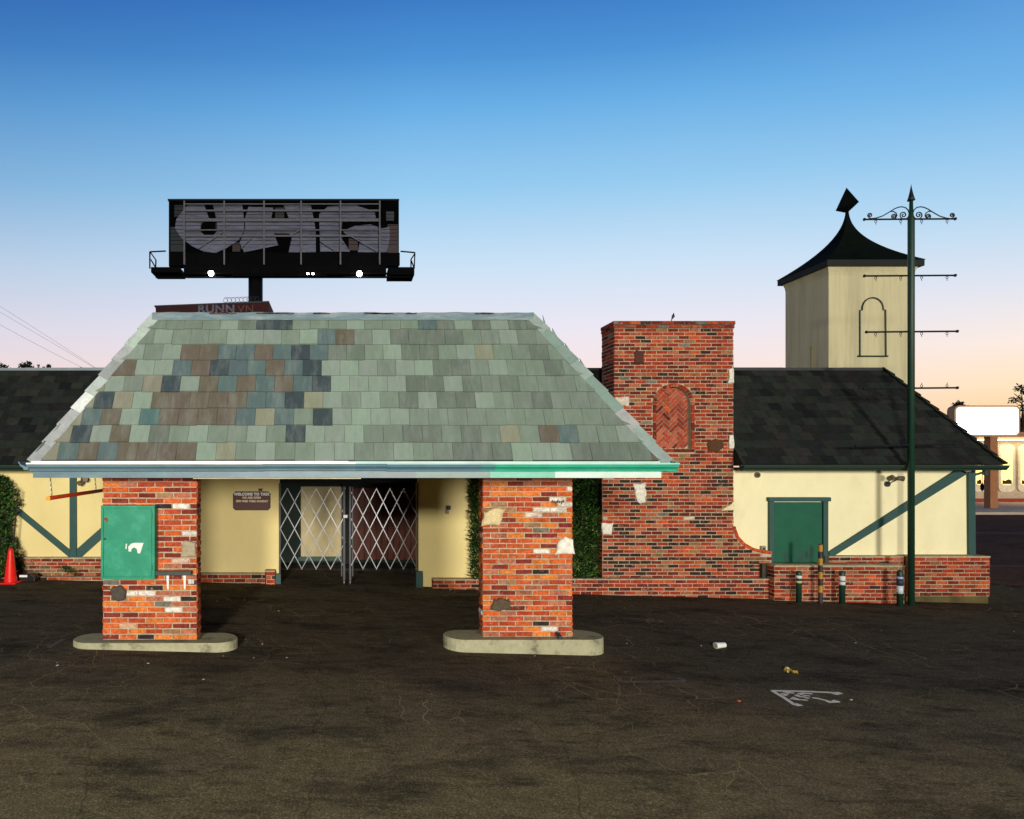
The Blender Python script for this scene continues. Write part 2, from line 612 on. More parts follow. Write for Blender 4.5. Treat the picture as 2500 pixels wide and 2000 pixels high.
tag(g.build('utility_paint_marking', mat('spray_paint', S(252, 246, 224), rough=0.8, var=0.04, scale=9,
    dirt=S(120, 112, 96), dirt_amt=0.5, dirt_scale=26, dirt_lo=.56, dirt_hi=.68)),
    'white sprayed arrows and letters pointing right on the dark asphalt', 'ground marking')
g = MB()
stroke(g, GQ((1516, 1666), (1670, 1664)), 0.07)
stroke(g, GQ((1516, 1666), (1508, 1655)), 0.06, 0.006)
stroke(g, GQ((1672, 1665), (1655, 1655)), 0.06, 0.006)
tag(g.build('parking_paint_marking', M_FADED), 'faded grey painted bracket on the asphalt in front of the right pillar',
    'ground marking')
g = MB()
stroke(g, GQ((118, 1582), (158, 1560)), 0.06)
tag(g.build('worn_paint_stripe', M_FADED), 'short worn paint stripe on asphalt left of the left concrete island', 'ground marking')

# ------------------------------------------------------------------ bricks
BR_OR, BR_RED, BR_DRED = S(218, 102, 46), S(188, 74, 40), S(132, 48, 38)
BR_PINK, BR_TAN, BR_WHITE = S(188, 112, 84), S(168, 128, 92), S(240, 232, 222)
BR_BLK, BR_GREY, BR_HOT = S(50, 44, 46), S(120, 116, 106), S(228, 128, 52)
CB_RED, CB_DRED, CB_BRN = S(168, 58, 28), S(114, 38, 24), S(56, 36, 30)
CB_PINK, CB_OR, CB_TAN = S(176, 98, 66), S(200, 84, 36), S(154, 110, 72)


def jit(c, rng, a=0.12):
    k = 1 + rng.uniform(-a, a)
    return (c[0] * k, c[1] * k * (1 + rng.uniform(-.05, .05)), c[2] * k, 1)


def chooser(table, rng):
    cs = [c for c, w in table]
    ws = [w for c, w in table]
    return lambda u, v: jit(rng.choices(cs, ws)[0], rng)


def brick_at(mb, O, U, Vv, N, u0, u1, v0, v1, d, col, rng, ch=0.004, base=-0.004):
    j = 0.0032
    def p(u, v, dd):
        return O + U * (u + rng.uniform(-j, j)) + Vv * (v + rng.uniform(-j, j)) + N * dd
    b = [p(u0, v0, base), p(u1, v0, base), p(u1, v1, base), p(u0, v1, base)]
    m = [p(u0, v0, d - ch), p(u1, v0, d - ch), p(u1, v1, d - ch), p(u0, v1, d - ch)]
    t = [p(u0 + ch, v0 + ch, d), p(u1 - ch, v0 + ch, d), p(u1 - ch, v1 - ch, d), p(u0 + ch, v1 - ch, d)]
    vs = b + m + t
    fs = [(8, 9, 10, 11)]
    for k in range(4):
        n = (k + 1) % 4
        fs.append((k, n, n + 4, k + 4))
        fs.append((k + 4, n + 4, n + 8, k + 8))
    mb.mesh(vs, fs, col)


def bricks(mb, O, U, Vv, N, W, Hh, pick, rng, pitch=0.215, course=0.07, joint=0.0155, clip=None, depth=0.009, ph=0.0,
           half=None):
    O, U, Vv, N = map(Vector, (O, U, Vv, N))
    nrow = max(1, round(Hh / course))
    course = Hh / nrow
    for r in range(nrow):
        v0, v1 = r * course + joint / 2, (r + 1) * course - joint / 2
        off = ph + (pitch / 2 if r % 2 else 0) + rng.uniform(-.012, .012)
        u = -pitch + (off % pitch)
        while u < W:
            a, b = max(u + joint / 2, joint / 3), min(u + pitch - joint / 2, W - joint / 3)
            u += pitch
            spans = [(a, b)]
            if clip:
                spans = clip(a, b, v0, v1)
            for s, e in spans:
                if e - s > 0.03:
                    brick_at(mb, O, U, Vv, N, s, e, v0, v1, depth + rng.uniform(-.003, .004), pick((s + e) / 2, (v0 + v1) / 2), rng)


def stone(name, pts, O, U, Vv, N, col, parent, th=0.036, label=None, rng=RNG):
    """flat-faced rubble stone set into brickwork: outline in u,v"""
    O, U, Vv, N = map(Vector, (O, U, Vv, N))
    # denser, rough outline
    out = []
    n = len(pts)
    size = max(max(p[0] for p in pts) - min(p[0] for p in pts), max(p[1] for p in pts) - min(p[1] for p in pts))
    for i in range(n):
        a, b = Vector(pts[i]), Vector(pts[(i + 1) % n])
        for t in (0, .33, .66):
            out.append(a.lerp(b, t) + Vector((rng.uniform(-1, 1), rng.uniform(-1, 1))) * size * 0.045)
    c = sum(out, Vector((0, 0))) / len(out)
    mb = MB(col)
    n = len(out)
    rings = [(1.0, 0.0), (0.98, th * 0.6), (0.86, th), (0.45, th * 1.12)]
    vs = []
    for s, d in rings:
        for q in out:
            w = c + (q - c) * s
            vs.append(O + U * w.x + Vv * w.y + N * (d + (rng.uniform(-.003, .003) if d else -0.01)))
    vs.append(O + U * c.x + Vv * c.y + N * th * 1.1)
    fs = []
    for k in range(3):
        for i in range(n):
            j = (i + 1) % n
            fs.append((k * n + i, k * n + j, (k + 1) * n + j, (k + 1) * n + i))
    for i in range(n):
        fs.append((3 * n + i, 3 * n + (i + 1) % n, 4 * n))
    mb.mesh(vs, fs)
    return mb.build(name, M_STONE, parent, label=label)


# ------------------------------------------------------------------ roof tiles
TILE = {'g': S(114, 129, 117), 'l': S(130, 147, 135), 'd': S(101, 113, 103), 'b': S(84, 103, 104), 'n': S(58, 71, 76),
        'k': S(98, 91, 80), 'm': S(130, 132, 114), 't': S(80, 112, 110)}


def tile_slope(mb, O, U, Sv, bounds, rows, tw, pick, rng, th=0.021, N=None, phase=None):
    """O eave origin, U along the eave, Sv full slope vector eave->ridge, bounds(t)->(u0,u1)"""
    O, U, Sv = Vector(O), Vector(U), Vector(Sv)
    if N is None:
        N = U.cross(Sv).normalized()
    for r in range(rows):
        t0, t1 = r / rows, (r + 1) / rows
        t1o = min(1.0, t1 + 0.12 / rows)
        a0, b0 = bounds(t0)
        a1, b1 = bounds(t1o)
        ph = phase(r) if phase else (tw / 2 if r % 2 else 0)
        k0 = math.floor((min(a0, a1) - ph) / tw)
        k1 = math.ceil((max(b0, b1) - ph) / tw)
        for k in range(k0, k1):
            ul, ur = ph + k * tw + 0.0018, ph + (k + 1) * tw - 0.0018
            sk = rng.uniform(-.004, .004)
            pl0, pr0 = max(ul, a0), min(ur, b0)
            pl1, pr1 = max(ul, a1), min(ur, b1)
            if pr0 - pl0 < 0.01 and pr1 - pl1 < 0.01:
                continue
            pr0, pr1 = max(pr0, pl0 + .001), max(pr1, pl1 + .001)
            dz = th + rng.uniform(-.003, .004)
            lip = rng.uniform(-.008, .004)
            lo0, lo1 = O + Sv * (t0 + lip / Sv.length), O + Sv * t1o
            bot = [lo0 + U * pl0 + N * (dz * .35), lo0 + U * (pr0) + N * (dz * .35), lo1 + U * pr1 - N * .004, lo1 + U * pl1 - N * .004]
            top = [lo0 + U * (pl0) + N * (dz + th * .35), lo0 + U * (pr0) + N * (dz + th * .35 + sk * .4), lo1 + U * pr1 + N * .006, lo1 + U * pl1 + N * .006]
            col = pick(r, k, (ul + ur) / 2)
            mb.hexa(bot, top, col)
            mb.c[-4] = tuple(min(1, q * 1.3) for q in col[:3]) + (1,)   # lip highlight painted into the tile's front edge


# ================================================================== ENTRANCE CANOPY
CE, CR = 7.65, 8.5                      # depth of eave and of ridge
EZ, RZ = PZ(1125, CE), PZ(770, CR)
EXL, EXR = PX(76, CE), PX(1632, CE)
RXL, RXR = PX(374, CR), PX(1301, CR)
CB = 12.35
canopy = thing('entrance_canopy', (0.1, 10, 0),
               'large entrance canopy with patchwork green grey tile roof on two brick pillars', 'canopy')
ROWS = ["bkbkkkklmglggllgglggdddlllddddknkbkddddd", "nlkldglgglgnlllggddgdgmgkbgglggg", "bkltkkkkbmbgnllllggggggggggg",
        "nmlkkkkkbbnmlglgdlddlggdgg", "lgmnlkbkbkbnllllddldgdggg", "llbknbbkbnlllgllddglggdgg", "glkkbbkbnbddgldd glmggdggg".replace(' ', ''),
        "lggglllglbkglddddgglgglgg", "gggldnnggglgggbdldlddgg"]
FIRST = "mmmmmklgg"
ANCH = [139.6, 172, 198, 228.9, 254.9, 329.5, 350.6, 375, 405.8]
mb = MB()
Svec = Vector((0, CR - CE, RZ - EZ))
rng = random.Random(3)


def anchor_u(r):
    Y = CE + (CR - CE) * r / 9
    return PX(ANCH[r], Y)


def pick_front(r, k, u):
    s = ROWS[r]
    c = FIRST[r] if k < 0 else (s[k] if k < len(s) else 'g')
    return jit(TILE[c], rng, .04)


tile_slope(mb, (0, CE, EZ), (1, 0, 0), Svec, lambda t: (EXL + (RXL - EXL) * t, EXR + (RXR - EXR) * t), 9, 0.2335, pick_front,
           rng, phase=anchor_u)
mb.build('front_roof_tiles', M_TILE, canopy)


def pick_any(r, k, u):
    return jit(TILE[rng.choice('gggglllddmkb')], rng, .06)


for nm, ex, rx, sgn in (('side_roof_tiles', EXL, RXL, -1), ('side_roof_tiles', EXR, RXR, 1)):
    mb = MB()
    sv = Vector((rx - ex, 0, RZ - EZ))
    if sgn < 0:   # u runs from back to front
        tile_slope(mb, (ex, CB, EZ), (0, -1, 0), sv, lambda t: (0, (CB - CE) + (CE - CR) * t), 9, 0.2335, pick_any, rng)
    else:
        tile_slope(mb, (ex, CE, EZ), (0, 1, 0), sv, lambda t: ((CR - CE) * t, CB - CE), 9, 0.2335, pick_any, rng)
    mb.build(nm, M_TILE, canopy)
# solid roof deck below the tiles, flat top
mb = MB()
d = 0.012
mb.mesh([(EXL, CE + .02, EZ - d), (EXR, CE + .02, EZ - d), (EXR, CB, EZ - d), (EXL, CB, EZ - d),
         (RXL, CR + .02, RZ - d), (RXR, CR + .02, RZ - d), (RXR, CB + 1.6, RZ - d), (RXL, CB + 1.6, RZ - d)],
        [(0, 1, 5, 4), (1, 2, 6, 5), (3, 0, 4, 7), (4, 5, 6, 7), (2, 3, 7, 6), (0, 3, 2, 1)])
mb.build('roof_deck', M_DARKIN, canopy)
# hip caps
CAPC = [S(168, 174, 174), S(150, 158, 158), S(176, 190, 184), S(188, 196, 192)]
for (ex, rx, sgn) in ((EXL, RXL, -1), (EXR, RXR, 1)):
    a, b = Vector((ex, CE, EZ)), Vector((rx, CR, RZ))
    t = (b - a).normalized()
    nf = Vector((1, 0, 0)).cross(Svec).normalized()
    sv = Vector((rx - ex, 0, RZ - EZ))
    ns = (Vector((0, -1, 0)) if sgn < 0 else Vector((0, 1, 0))).cross(sv).normalized()
    n = (nf + ns).normalized()
    # each wing of the cap lies on its own slope
    wf = (nf.cross(t)).normalized()
    if wf.dot(Vector((-sgn, 0, 0))) < 0:
        wf = -wf
    ws = (ns.cross(t)).normalized()
    if ws.dot(Vector((0, 1, 0))) < 0:
        ws = -ws
    L = (b - a).length
    K = 9
    mb = MB()
    for k in range(K):
        s0, s1 = L * k / K - 0.02, L * (k + 1) / K + 0.03
        lo, hi = 0.050, 0.030
        col = jit(CAPC[rng.randrange(4)] if not (k == 3 and sgn < 0) else S(226, 228, 230), rng, .05)
        if sgn > 0:
            col = jit((S(146, 164, 158), S(128, 150, 142), S(164, 170, 166))[rng.randrange(3)], rng, .05)
        for w in (wf, ws):
            W = 0.105
            A0, A1 = a + t * s0, a + t * s1
            nn = nf if w is wf else ns
            lip = 0.014
            e0, e1 = A0 + n * lo, A1 + n * hi
            f0, f1 = A0 + w * W + nn * (lo * .62), A1 + w * W + nn * (hi * .62)
            q_top = [e0, f0, f1, e1]
            q_bot = [p - n * lip for p in q_top]
            if (q_top[1] - q_top[0]).cross(q_top[3] - q_top[0]).dot(nn) < 0:
                q_top.reverse()
                q_bot.reverse()
            mb.hexa(q_bot, q_top, col)
    mb.build('hip_cap_tiles', M_CAP, canopy)
# ridge flashing: a battered strip, crumpled along its top edge
mb = MB()
nseg = 60
for i in range(nseg):
    x0, x1 = RXL + (RXR - RXL) * i / nseg, RXL + (RXR - RXL) * (i + 1) / nseg
    def top(x):
        return RZ + 0.03 + 0.003 * math.sin(x * 5.1) + 0.003 * math.sin(x * 17 + 1)
    y = CR - 0.055
    mb.hexa([(x0, y - .01, RZ - .075), (x1, y - .01, RZ - .075), (x1, y + .14, RZ - .075), (x0, y + .14, RZ - .075)],
            [(x0, y + .02, top(x0)), (x1, y + .02, top(x1)), (x1, y + .2, top(x1) - .01), (x0, y + .2, top(x0) - .01)])
mb.build('ridge_flashing', M_FLASH, canopy)
for x, w in ((RXL + .75, .35), (RXL + 1.35, .5), (RXL + 2.1, .22), (RXL + 2.75, .4), (RXL + 3.3, .15), (RXL + 4.2, .25)):
    mb = MB(S(120, 76, 58))
    n = 12
    up = [(x + w * i / n, RZ + 0.010 + 0.012 * rng.random()) for i in range(n + 1)]
    lo = [(x + w * i / n, RZ + 0.002 + 0.012 * rng.random()) for i in range(n, -1, -1)]
    mb.prism(lo[::-1] + up, CR - 0.072, CR - 0.05)
    mb.build('rust_patch', M_ATTR, canopy)


# gutter: ogee profile swept round the three open sides
GP = [(0.0, 0.0), (0.055, 0.0), (0.06, 0.02), (0.075, 0.035), (0.098, 0.052), (0.105, 0.078), (0.118, 0.084), (0.118, 0.104),
      (0.104, 0.104), (0.09, 0.07), (0.0, 0.03)]
GP = [(o, z * .92) for o, z in GP]
GZ0 = PZ(1150, CE - .09)
WT = S(244, 246, 244)
BL = S(104, 134, 146)
TL = S(52, 176, 142)
GY = CE + 0.03            # back of the front gutter


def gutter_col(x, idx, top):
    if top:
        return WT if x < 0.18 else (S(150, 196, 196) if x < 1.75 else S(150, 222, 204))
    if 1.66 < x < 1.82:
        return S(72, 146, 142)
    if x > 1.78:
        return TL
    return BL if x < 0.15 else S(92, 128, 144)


mb = MB()
xcuts = [EXL - .02, -1.5, -0.9, 0.18, 0.55, 1.2, 1.66, 1.82, 2.6, 3.2, EXR + .09]
for i in range(len(xcuts) - 1):
    x0, x1 = xcuts[i], xcuts[i + 1]
    dz0 = 0.0 if i < 2 else (0.004 if i < 4 else -0.002)
    n = len(GP)
    a = [(x0, GY - o, GZ0 + z + dz0) for o, z in GP]
    b = [(x1, GY - o, GZ0 + z + dz0) for o, z in GP]
    xm = (x0 + x1) / 2
    for k in range(n):
        j = (k + 1) % n
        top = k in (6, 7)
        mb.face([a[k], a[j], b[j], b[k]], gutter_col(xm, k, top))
    mb.face(a[::-1] if i >= 0 else a, gutter_col(xm, 0, False))
    mb.face(b, gutter_col(xm, 0, False))
mb.build('gutter', M_GUT, canopy)
for sgn, ex, c in ((-1, EXL, BL), (1, EXR, TL)):
    mb = MB(c)
    n = len(GP)
    y0 = CE - .06 if sgn < 0 else GY + 0.01
    a = [(ex + sgn * (o + .005), y0, GZ0 + z + .012) for o, z in GP]
    b = [(ex + sgn * (o + .005), CB, GZ0 + z + .012) for o, z in GP]
    for k in range(n):
        j = (k + 1) % n
        mb.face([a[k], a[j], b[j], b[k]])
    mb.face(a)
    mb.face(b[::-1])
    mb.build('gutter', M_GUT, canopy)
# white drip edge above the gutter
mb = MB(S(246, 247, 246))
mb.box(EXL + .02, 0.1, CE - .05, CE + .05, EZ - .045, EZ - .004)
mb.box(0.1, EXR, CE - .03, CE + .05, EZ - .03, EZ - .008, S(190, 214, 206))
mb.build('drip_edge', M_GUT, canopy)
# fascia boards
mb = MB(S(108, 132, 142))
FZ0, FZ1 = PZ(1167, CE), GZ0 + .01
fx = [EXL + .005, 0.35, 0.9, 1.78, 2.55, PX(1618, CE)]
fc = [S(104, 130, 142), S(112, 130, 134), S(118, 142, 138), S(112, 192, 168), S(206, 226, 216)]
for i in range(5):
    mb.box(fx[i], fx[i + 1], CE + .034, CE + .07, FZ0, FZ1, fc[i])
mb.build('fascia', M_GUT, canopy)
for ex in (EXL + .02, PX(1618, CE) - .06):
    mb = MB(S(108, 132, 142))
    mb.box(ex, ex + .04, CE + .075, CB, FZ0, FZ1)
    mb.build('fascia', M_GUT, canopy)
mb = MB(S(226, 214, 168))
mb.box(EXL + .065, PX(1618, CE) - .065, CE + .075, 12.88, FZ0 + .012, FZ0 + .03)
mb.build('soffit', mat('soffit_paint', S(206, 196, 160), rough=.8), canopy)
mb = MB(S(226, 214, 168))
mb.box(-1.75, 0.25, CE + .08, CE + .2, FZ0 - .012, FZ0 + .008)
mb.build('soffit_trim', mat('trim_cream', S(232, 224, 190), rough=.7, var=.15, scale=6), canopy)


def pillar(x0, x1, y0, y1, z0, z1, seed, forced, z_of=None):
    rng = random.Random(seed)
    p_core = MB()
    p_core.box(x0 + .008, x1 - .008, y0 + .008, y1 - .008, z0, z1)
    core = p_core.build('pillar', M_MORTAR, canopy)
    tb = [(BR_OR, 9), (BR_RED, 11), (BR_DRED, 7), (BR_PINK, 4), (BR_HOT, 4), (BR_TAN, .6), (BR_WHITE, .5), (BR_BLK, .35)]
    base = chooser(tb, rng)

    def pick(u, v):
        for fu, fv, fw, fc in forced:
            if abs(u - fu) < fw and abs(v - fv) < 0.036:
                return jit(fc, rng, .05)
        return base(u, v)
    mb = MB()
    W, Hh, D = x1 - x0, z1 - z0, y1 - y0
    bricks(mb, (x0, y0 + .008, z0), (1, 0, 0), (0, 0, 1), (0, -1, 0), W, Hh, pick, rng, pitch=.219, course=.0686, depth=.010)
    bricks(mb, (x1 - .008, y0, z0), (0, 1, 0), (0, 0, 1), (1, 0, 0), D, Hh, base, rng, course=.0686, depth=.010)
    bricks(mb, (x0 + .008, y1, z0), (0, -1, 0), (0, 0, 1), (-1, 0, 0), D, Hh, base, rng, course=.0686, depth=.010)
    bricks(mb, (x1, y1 - .008, z0), (-1, 0, 0), (0, 0, 1), (0, 1, 0), W, Hh, base, rng, pitch=.219, course=.0686, depth=.010)
    mb.build('brickwork', M_BRICK, core)
    return core


# left pillar
LY = 8.1
lx0, lx1 = PX(250, LY), PX(481, LY)
lz0 = PZ(1562, LY)
PTOP = FZ0 + .012


def L5(x, y):     # enlarged view -> u, v on the left pillar's face
    px, py = x / 3.45, 1120 + y / 3.45
    return (PX(px, LY) - lx0, PZ(py, LY) - lz0)


fl = []
for x, y, c in ((1500, 388, BR_WHITE), (1580, 622, BR_WHITE), (1440, 1268, BR_WHITE), (1230, 1130, BR_WHITE), (1440, 1175, BR_WHITE),
                (1590, 1170, BR_BLK), (1280, 1085, BR_BLK), (905, 1040, BR_GREY), (1400, 388, BR_BLK), (1100, 1040, BR_DRED), (970, 1042, BR_WHITE),
                (1370, 1222, BR_GREY), (1080, 1415, S(220, 170, 140)), (1490, 850, S(220, 190, 170)), (1115, 1130, BR_WHITE),
                (940, 1225, BR_HOT), (1150, 1178, BR_HOT), (1300, 1365, BR_HOT), (1150, 1462, BR_HOT), (1500, 1510, BR_HOT)):
    u, v = L5(x, y)
    fl.append((u, v, .1, c))
p1 = pillar(lx0, lx1, LY, LY + .24, lz0, PTOP, 21, fl)
FR = ((1, 0, 0), (0, 0, 1), (0, -1, 0))
Ol = (lx0, LY, lz0)
stone('set_stone', [L5(*q) for q in ((945, 1180), (935, 1100), (960, 1075), (1030, 1070), (1075, 1120), (1060, 1180), (1000, 1200))][::-1][::-1], Ol, *FR,
      S(84, 76, 68), p1, label='dark brown boulder set low in the brick')
stone('set_stone', [L5(*q) for q in ((1535, 825), (1530, 720), (1560, 690), (1655, 695), (1660, 820))], Ol, *FR, S(176, 164, 138), p1,
      label='square grey mortar patch at the pillar edge')
for xx in (1415, 1557):
    mb = MB()
    a = [L5(xx - 12, 975), L5(xx + 12, 975), L5(xx + 8, 1100), L5(xx - 4, 1100)]
    mb.prism_frame([a[3], a[2], a[1], a[0]], Ol, *FR, 0.0, 0.016)
    mb.build('paint_streak', M_WHITE, p1)
mb = MB()
a = [L5(1588, 1052), L5(1636, 1052), L5(1636, 1014), L5(1588, 1014)]
mb.prism_frame(a, Ol, *FR, 0.0, 0.016)
mb.build('paper_sticker', mat('sticker_paper', S(214, 220, 224), rough=.5, var=.3, scale=40, stretch=(4, 1, .1)), p1)
mb = MB()
x0, x1 = L5(1325, 0)[0] + lx0, L5(1625, 0)[0] + lx0
z = L5(0, 955)[1] + lz0
mb.box(x0, x1, LY - .12, LY - .003, z - .022, z + .022)
mb.box(x0, x1, LY - .12, LY - .112, z + .022, z + .034)
mb.build('ledge_shelf', mat('ledge_metal', S(60, 66, 62), rough=.5, var=.2, scale=15), p1, bevel=.003)

# right pillar
RY = 8.45
rx0, rx1 = PX(1178, RY), PX(1398, RY)
rz0 = PZ(1555, RY)


def L7(x, y):
    px, py = 1050 + x / 3.08, 1130 + y / 3.08
    return (PX(px, RY) - rx0, PZ(py, RY) - rz0)


fl = []
for x, y, c in ((640, 497, BR_WHITE), (780, 497, BR_GREY), (830, 370, BR_WHITE), (950, 370, BR_WHITE), (760, 410, S(236, 214, 206)), (975, 328, BR_WHITE),
                (1040, 328, BR_BLK), (950, 285, BR_WHITE), (1040, 205, BR_WHITE), (870, 665, BR_WHITE), (875, 1250, BR_WHITE),
                (640, 835, S(220, 180, 130)), (890, 835, BR_BLK), (500, 330, BR_TAN), (820, 455, BR_TAN), (870, 1210, BR_BLK), (660, 250, BR_HOT), (800, 250, BR_HOT),
                (690, 540, BR_HOT), (830, 540, BR_HOT), (650, 580, BR_HOT), (860, 328, BR_HOT), (660, 710, BR_OR), (770, 880, BR_HOT)):
    u, v = L7(x, y)
    fl.append((u, v, .1, c))
p2 = pillar(rx0, rx1, RY, RY + .24, rz0, PTOP, 33, fl)
Or = (rx0, RY, rz0)
stone('set_stone', [L7(*q) for q in ((390, 475), (395, 380), (470, 340), (570, 350), (515, 470))], Or, *FR, S(222, 204, 156), p2,
      label='cracked cream stone near the pillar top')
stone('set_stone', [L7(*q) for q in ((935, 685), (960, 590), (1005, 550), (1070, 580), (1085, 685))], Or, *FR, S(240, 236, 222), p2,
      label='white stone at the right edge')
stone('set_stone', [L7(*q) for q in ((455, 1100), (480, 1030), (540, 1020), (600, 1030), (612, 1105), (520, 1112))], Or, *FR, S(92, 80, 62), p2,
      label='dark brown stone low in the pillar')
mb = MB()
u, v = L7(955, 1285)
c = Vector((rx0 + u, RY, rz0 + v))
mb.tube([c + V(0, 0.01, .0), c + V(0, -.06, 0), c + V(0.005, -.09, -.02), c + V(.005, -.095, -.06)], .028, 10)
mb.build('pipe_stub', M_DSTEEL, p2, smooth=False)
mb = MB(S(30, 30, 32))
for dx in range(7):      # scribble inked on one white brick
    uu, vv = L7(915 + dx * 14, 288 + (dx % 3) * 5)
    mb.prism_frame([(uu - .004, vv - .016), (uu + .006, vv - .02), (uu + .012, vv + .014), (uu + .002, vv + .016)], Or, *FR, 0, .0155)
mb.build('ink_scribble', M_ATTR, p2)


def island(px0, px1, yf, depth, top_py, label):
    x0, x1 = PX(px0, yf + depth / 2), PX(px1, yf + depth / 2)
    r = depth / 2
    pts = []
    for k in range(13):
        a = -math.pi / 2 + math.pi * k / 12
        pts.append((x1 - r + r * math.cos(a), yf + r + r * math.sin(a)))
    for k in range(13):
        a = math.pi / 2 + math.pi * k / 12
        pts.append((x0 + r + r * math.cos(a), yf + r + r * math.sin(a)))
    zt = PZ(top_py, yf)
    n = len(pts)
    mb = MB()
    cx, cy = (x0 + x1) / 2, yf + r
    lv = []
    for s, z in ((0.0, None), (0.0, zt - .012), (0.012, zt)):
        for (x, y) in pts:
            dx, dy = cx - x, cy - y
            l = math.hypot(dx, dy)
            lv.append((x + dx / l * s, y + dy / l * s, gz(x) - .05 if z is None else z + 0.004 * math.sin(x * 7)))
    fs = []
    for k in range(2):
        for i in range(n):
            j = (i + 1) % n
            fs.append((k * n + i, k * n + j, (k + 1) * n + j, (k + 1) * n + i))
    fs.append(tuple(range(2 * n, 3 * n)))
    mb.mesh(lv, fs)
    return tag(mb.build('concrete_island', M_CONC), label, 'concrete kerb', 'concrete islands under the pillars')


island(182, 580, 8.04, .5, 1571, 'low chipped concrete island under the left brick pillar with green cabinet')
island(1082, 1470, 8.32, .52, 1562, 'taller smooth concrete island under the right brick pillar with white stones')

# cabinet on the left pillar
cx0, cz0 = L5(885, 1000)
cx1, cz1 = L5(1330, 390)
cabx0, cabx1, cabz0, cabz1 = lx0 + cx0, lx0 + cx1, lz0 + cz0, lz0 + cz1
cab = thing('utility_cabinet', ((cabx0 + cabx1) / 2, LY - .07, cabz0), 'green metal utility cabinet with white paint blot on the left brick pillar', 'utility cabinet')
mb = MB()
yb, yf = LY - .012, LY - .13
mb.box(cabx0, cabx1, yf, yb, cabz0, cabz1)
mb.build('cabinet_body', M_CAB, cab, bevel=.004)
mb = MB()
fw = .03
for a in ((cabx0, cabx1, cabz1 - fw, cabz1), (cabx0, cabx1, cabz0, cabz0 + fw), (cabx0, cabx0 + fw, cabz0 + fw, cabz1 - fw), (cabx1 - fw, cabx1, cabz0 + fw, cabz1 - fw)):
    mb.box(a[0], a[1], yf - .014, yf - .001, a[2], a[3])
mb.build('cabinet_frame', M_CAB, cab, bevel=.003)
mb = MB()
mb.box(cabx0 + fw + .009, cabx1 - fw - .009, yf - .012, yf - .001, cabz0 + fw + .009, cabz1 - fw - .009)
dr = mb.build('cabinet_door', M_CAB, cab, bevel=.002)
mb = MB()
pts = [L5(*q) for q in ((1115, 770), (1112, 730), (1135, 705), (1165, 698), (1238, 698), (1210, 785), (1190, 785), (1182, 748), (1160, 735), (1140, 748), (1135, 770))]
mb.prism_frame(pts, (lx0, yf - .012, lz0), *FR, 0.0, .0015)
pts = [L5(*q) for q in ((1088, 748), (1092, 705), (1102, 705), (1098, 748))]
mb.prism_frame(pts, (lx0, yf - .012, lz0), *FR, 0.0, .0015)
mb.build('paint_blot', M_WHITE, dr)
mb = MB()
u, v = L5(920, 665)
mb.tube([(lx0 + u, yf - .012, lz0 + v), (lx0 + u, yf - .03, lz0 + v)], .014, 10)
mb.build('lock', M_DSTEEL, dr)
for (x, y) in ((1300, 905), (1300, 470)):
    mb = MB()
    u, v = L5(x, y)
    mb.tube([(lx0 + u + .012, yf - .018, lz0 + v - .035), (lx0 + u + .012, yf - .018, lz0 + v + .035)], .008, 8)
    mb.build('hinge', M_CAB, cab)
mb = MB(S(120, 60, 30))
pts = [L5(*q) for q in ((905, 510), (910, 490), (940, 485), (945, 515), (925, 545), (930, 515))]
mb.prism_frame(pts, (lx0, yf - .012, lz0), *FR, 0.0, .0018)
mb.build('rust_spot', M_ATTR, dr)

# clearance bar hung on chains along the canopy's left edge
bx, bz = PX(117, 7.8), PZ(1217, 7.8)
b2 = V(PX(248, 9.8), 9.8, PZ(1198, 9.8))
bar = thing('clearance_bar', (bx, 8.8, bz), 'red orange round clearance bar hanging on chains left of the left pillar', 'clearance bar')
mb = MB()
a = V(bx, 7.8, bz)
dirv = (b2 - a).normalized()
end = a + dirv * 3.4
mb.tube([a + dirv * .012, end], .026, 14)
mb.build('pole', mat('red_orange_wood', S(176, 58, 22), rough=.45, var=.25, scale=9, stretch=(4, .4, 4)), bar, smooth=True)
mb = MB()
mb.tube([a, a + dirv * .012], .029, 16)
mb.build('end_cap', mat('amber_cap', S(250, 168, 30), rough=.5), bar)
for t, sx in ((0.12, 0), (1.75, 0)):
    p0 = a + dirv * t + V(0, 0, .03)
    p1_ = V(p0.x - .02, p0.y, FZ0 + .012)
    mb = MB()
    nl = int((p1_ - p0).length / .028)
    for k in range(nl):
        c = p0.lerp(p1_, (k + .5) / nl)
        ax = V(1, 0, 0) if k % 2 else V(0, 1, 0)
        ring = [c + ax * (.009 * math.cos(q)) + V(0, 0, 1) * (.019 * math.sin(q)) for q in [2 * math.pi * i / 10 for i in range(11)]]
        mb.tube(ring, .003, 5, cap=False)
    mb.build('chain', M_STEEL, bar)


# ================================================================== RESTAURANT BUILDING
rest = thing('restaurant_building', (2, 14, 0), 'long low cream restaurant with dark tiled mansard roof and teal timbers', 'building')
WL, WR = 12.9, 12.85
EAZ, EAY = PZ(1134, 12.4), 12.4
RIY, RIZ = 13.95, PZ(902, 13.95)
XL, XR = -13.0, 12.7
XRR = PX(2157, RIY)
WTOP = EAZ - .06
CHX0, CHX1 = PX(1471, 12.65), PX(1790, 12.65)
UX0_ = PX(1500, 12.65)
GXL, GXR = PX(683, WL), PX(1018, WL)

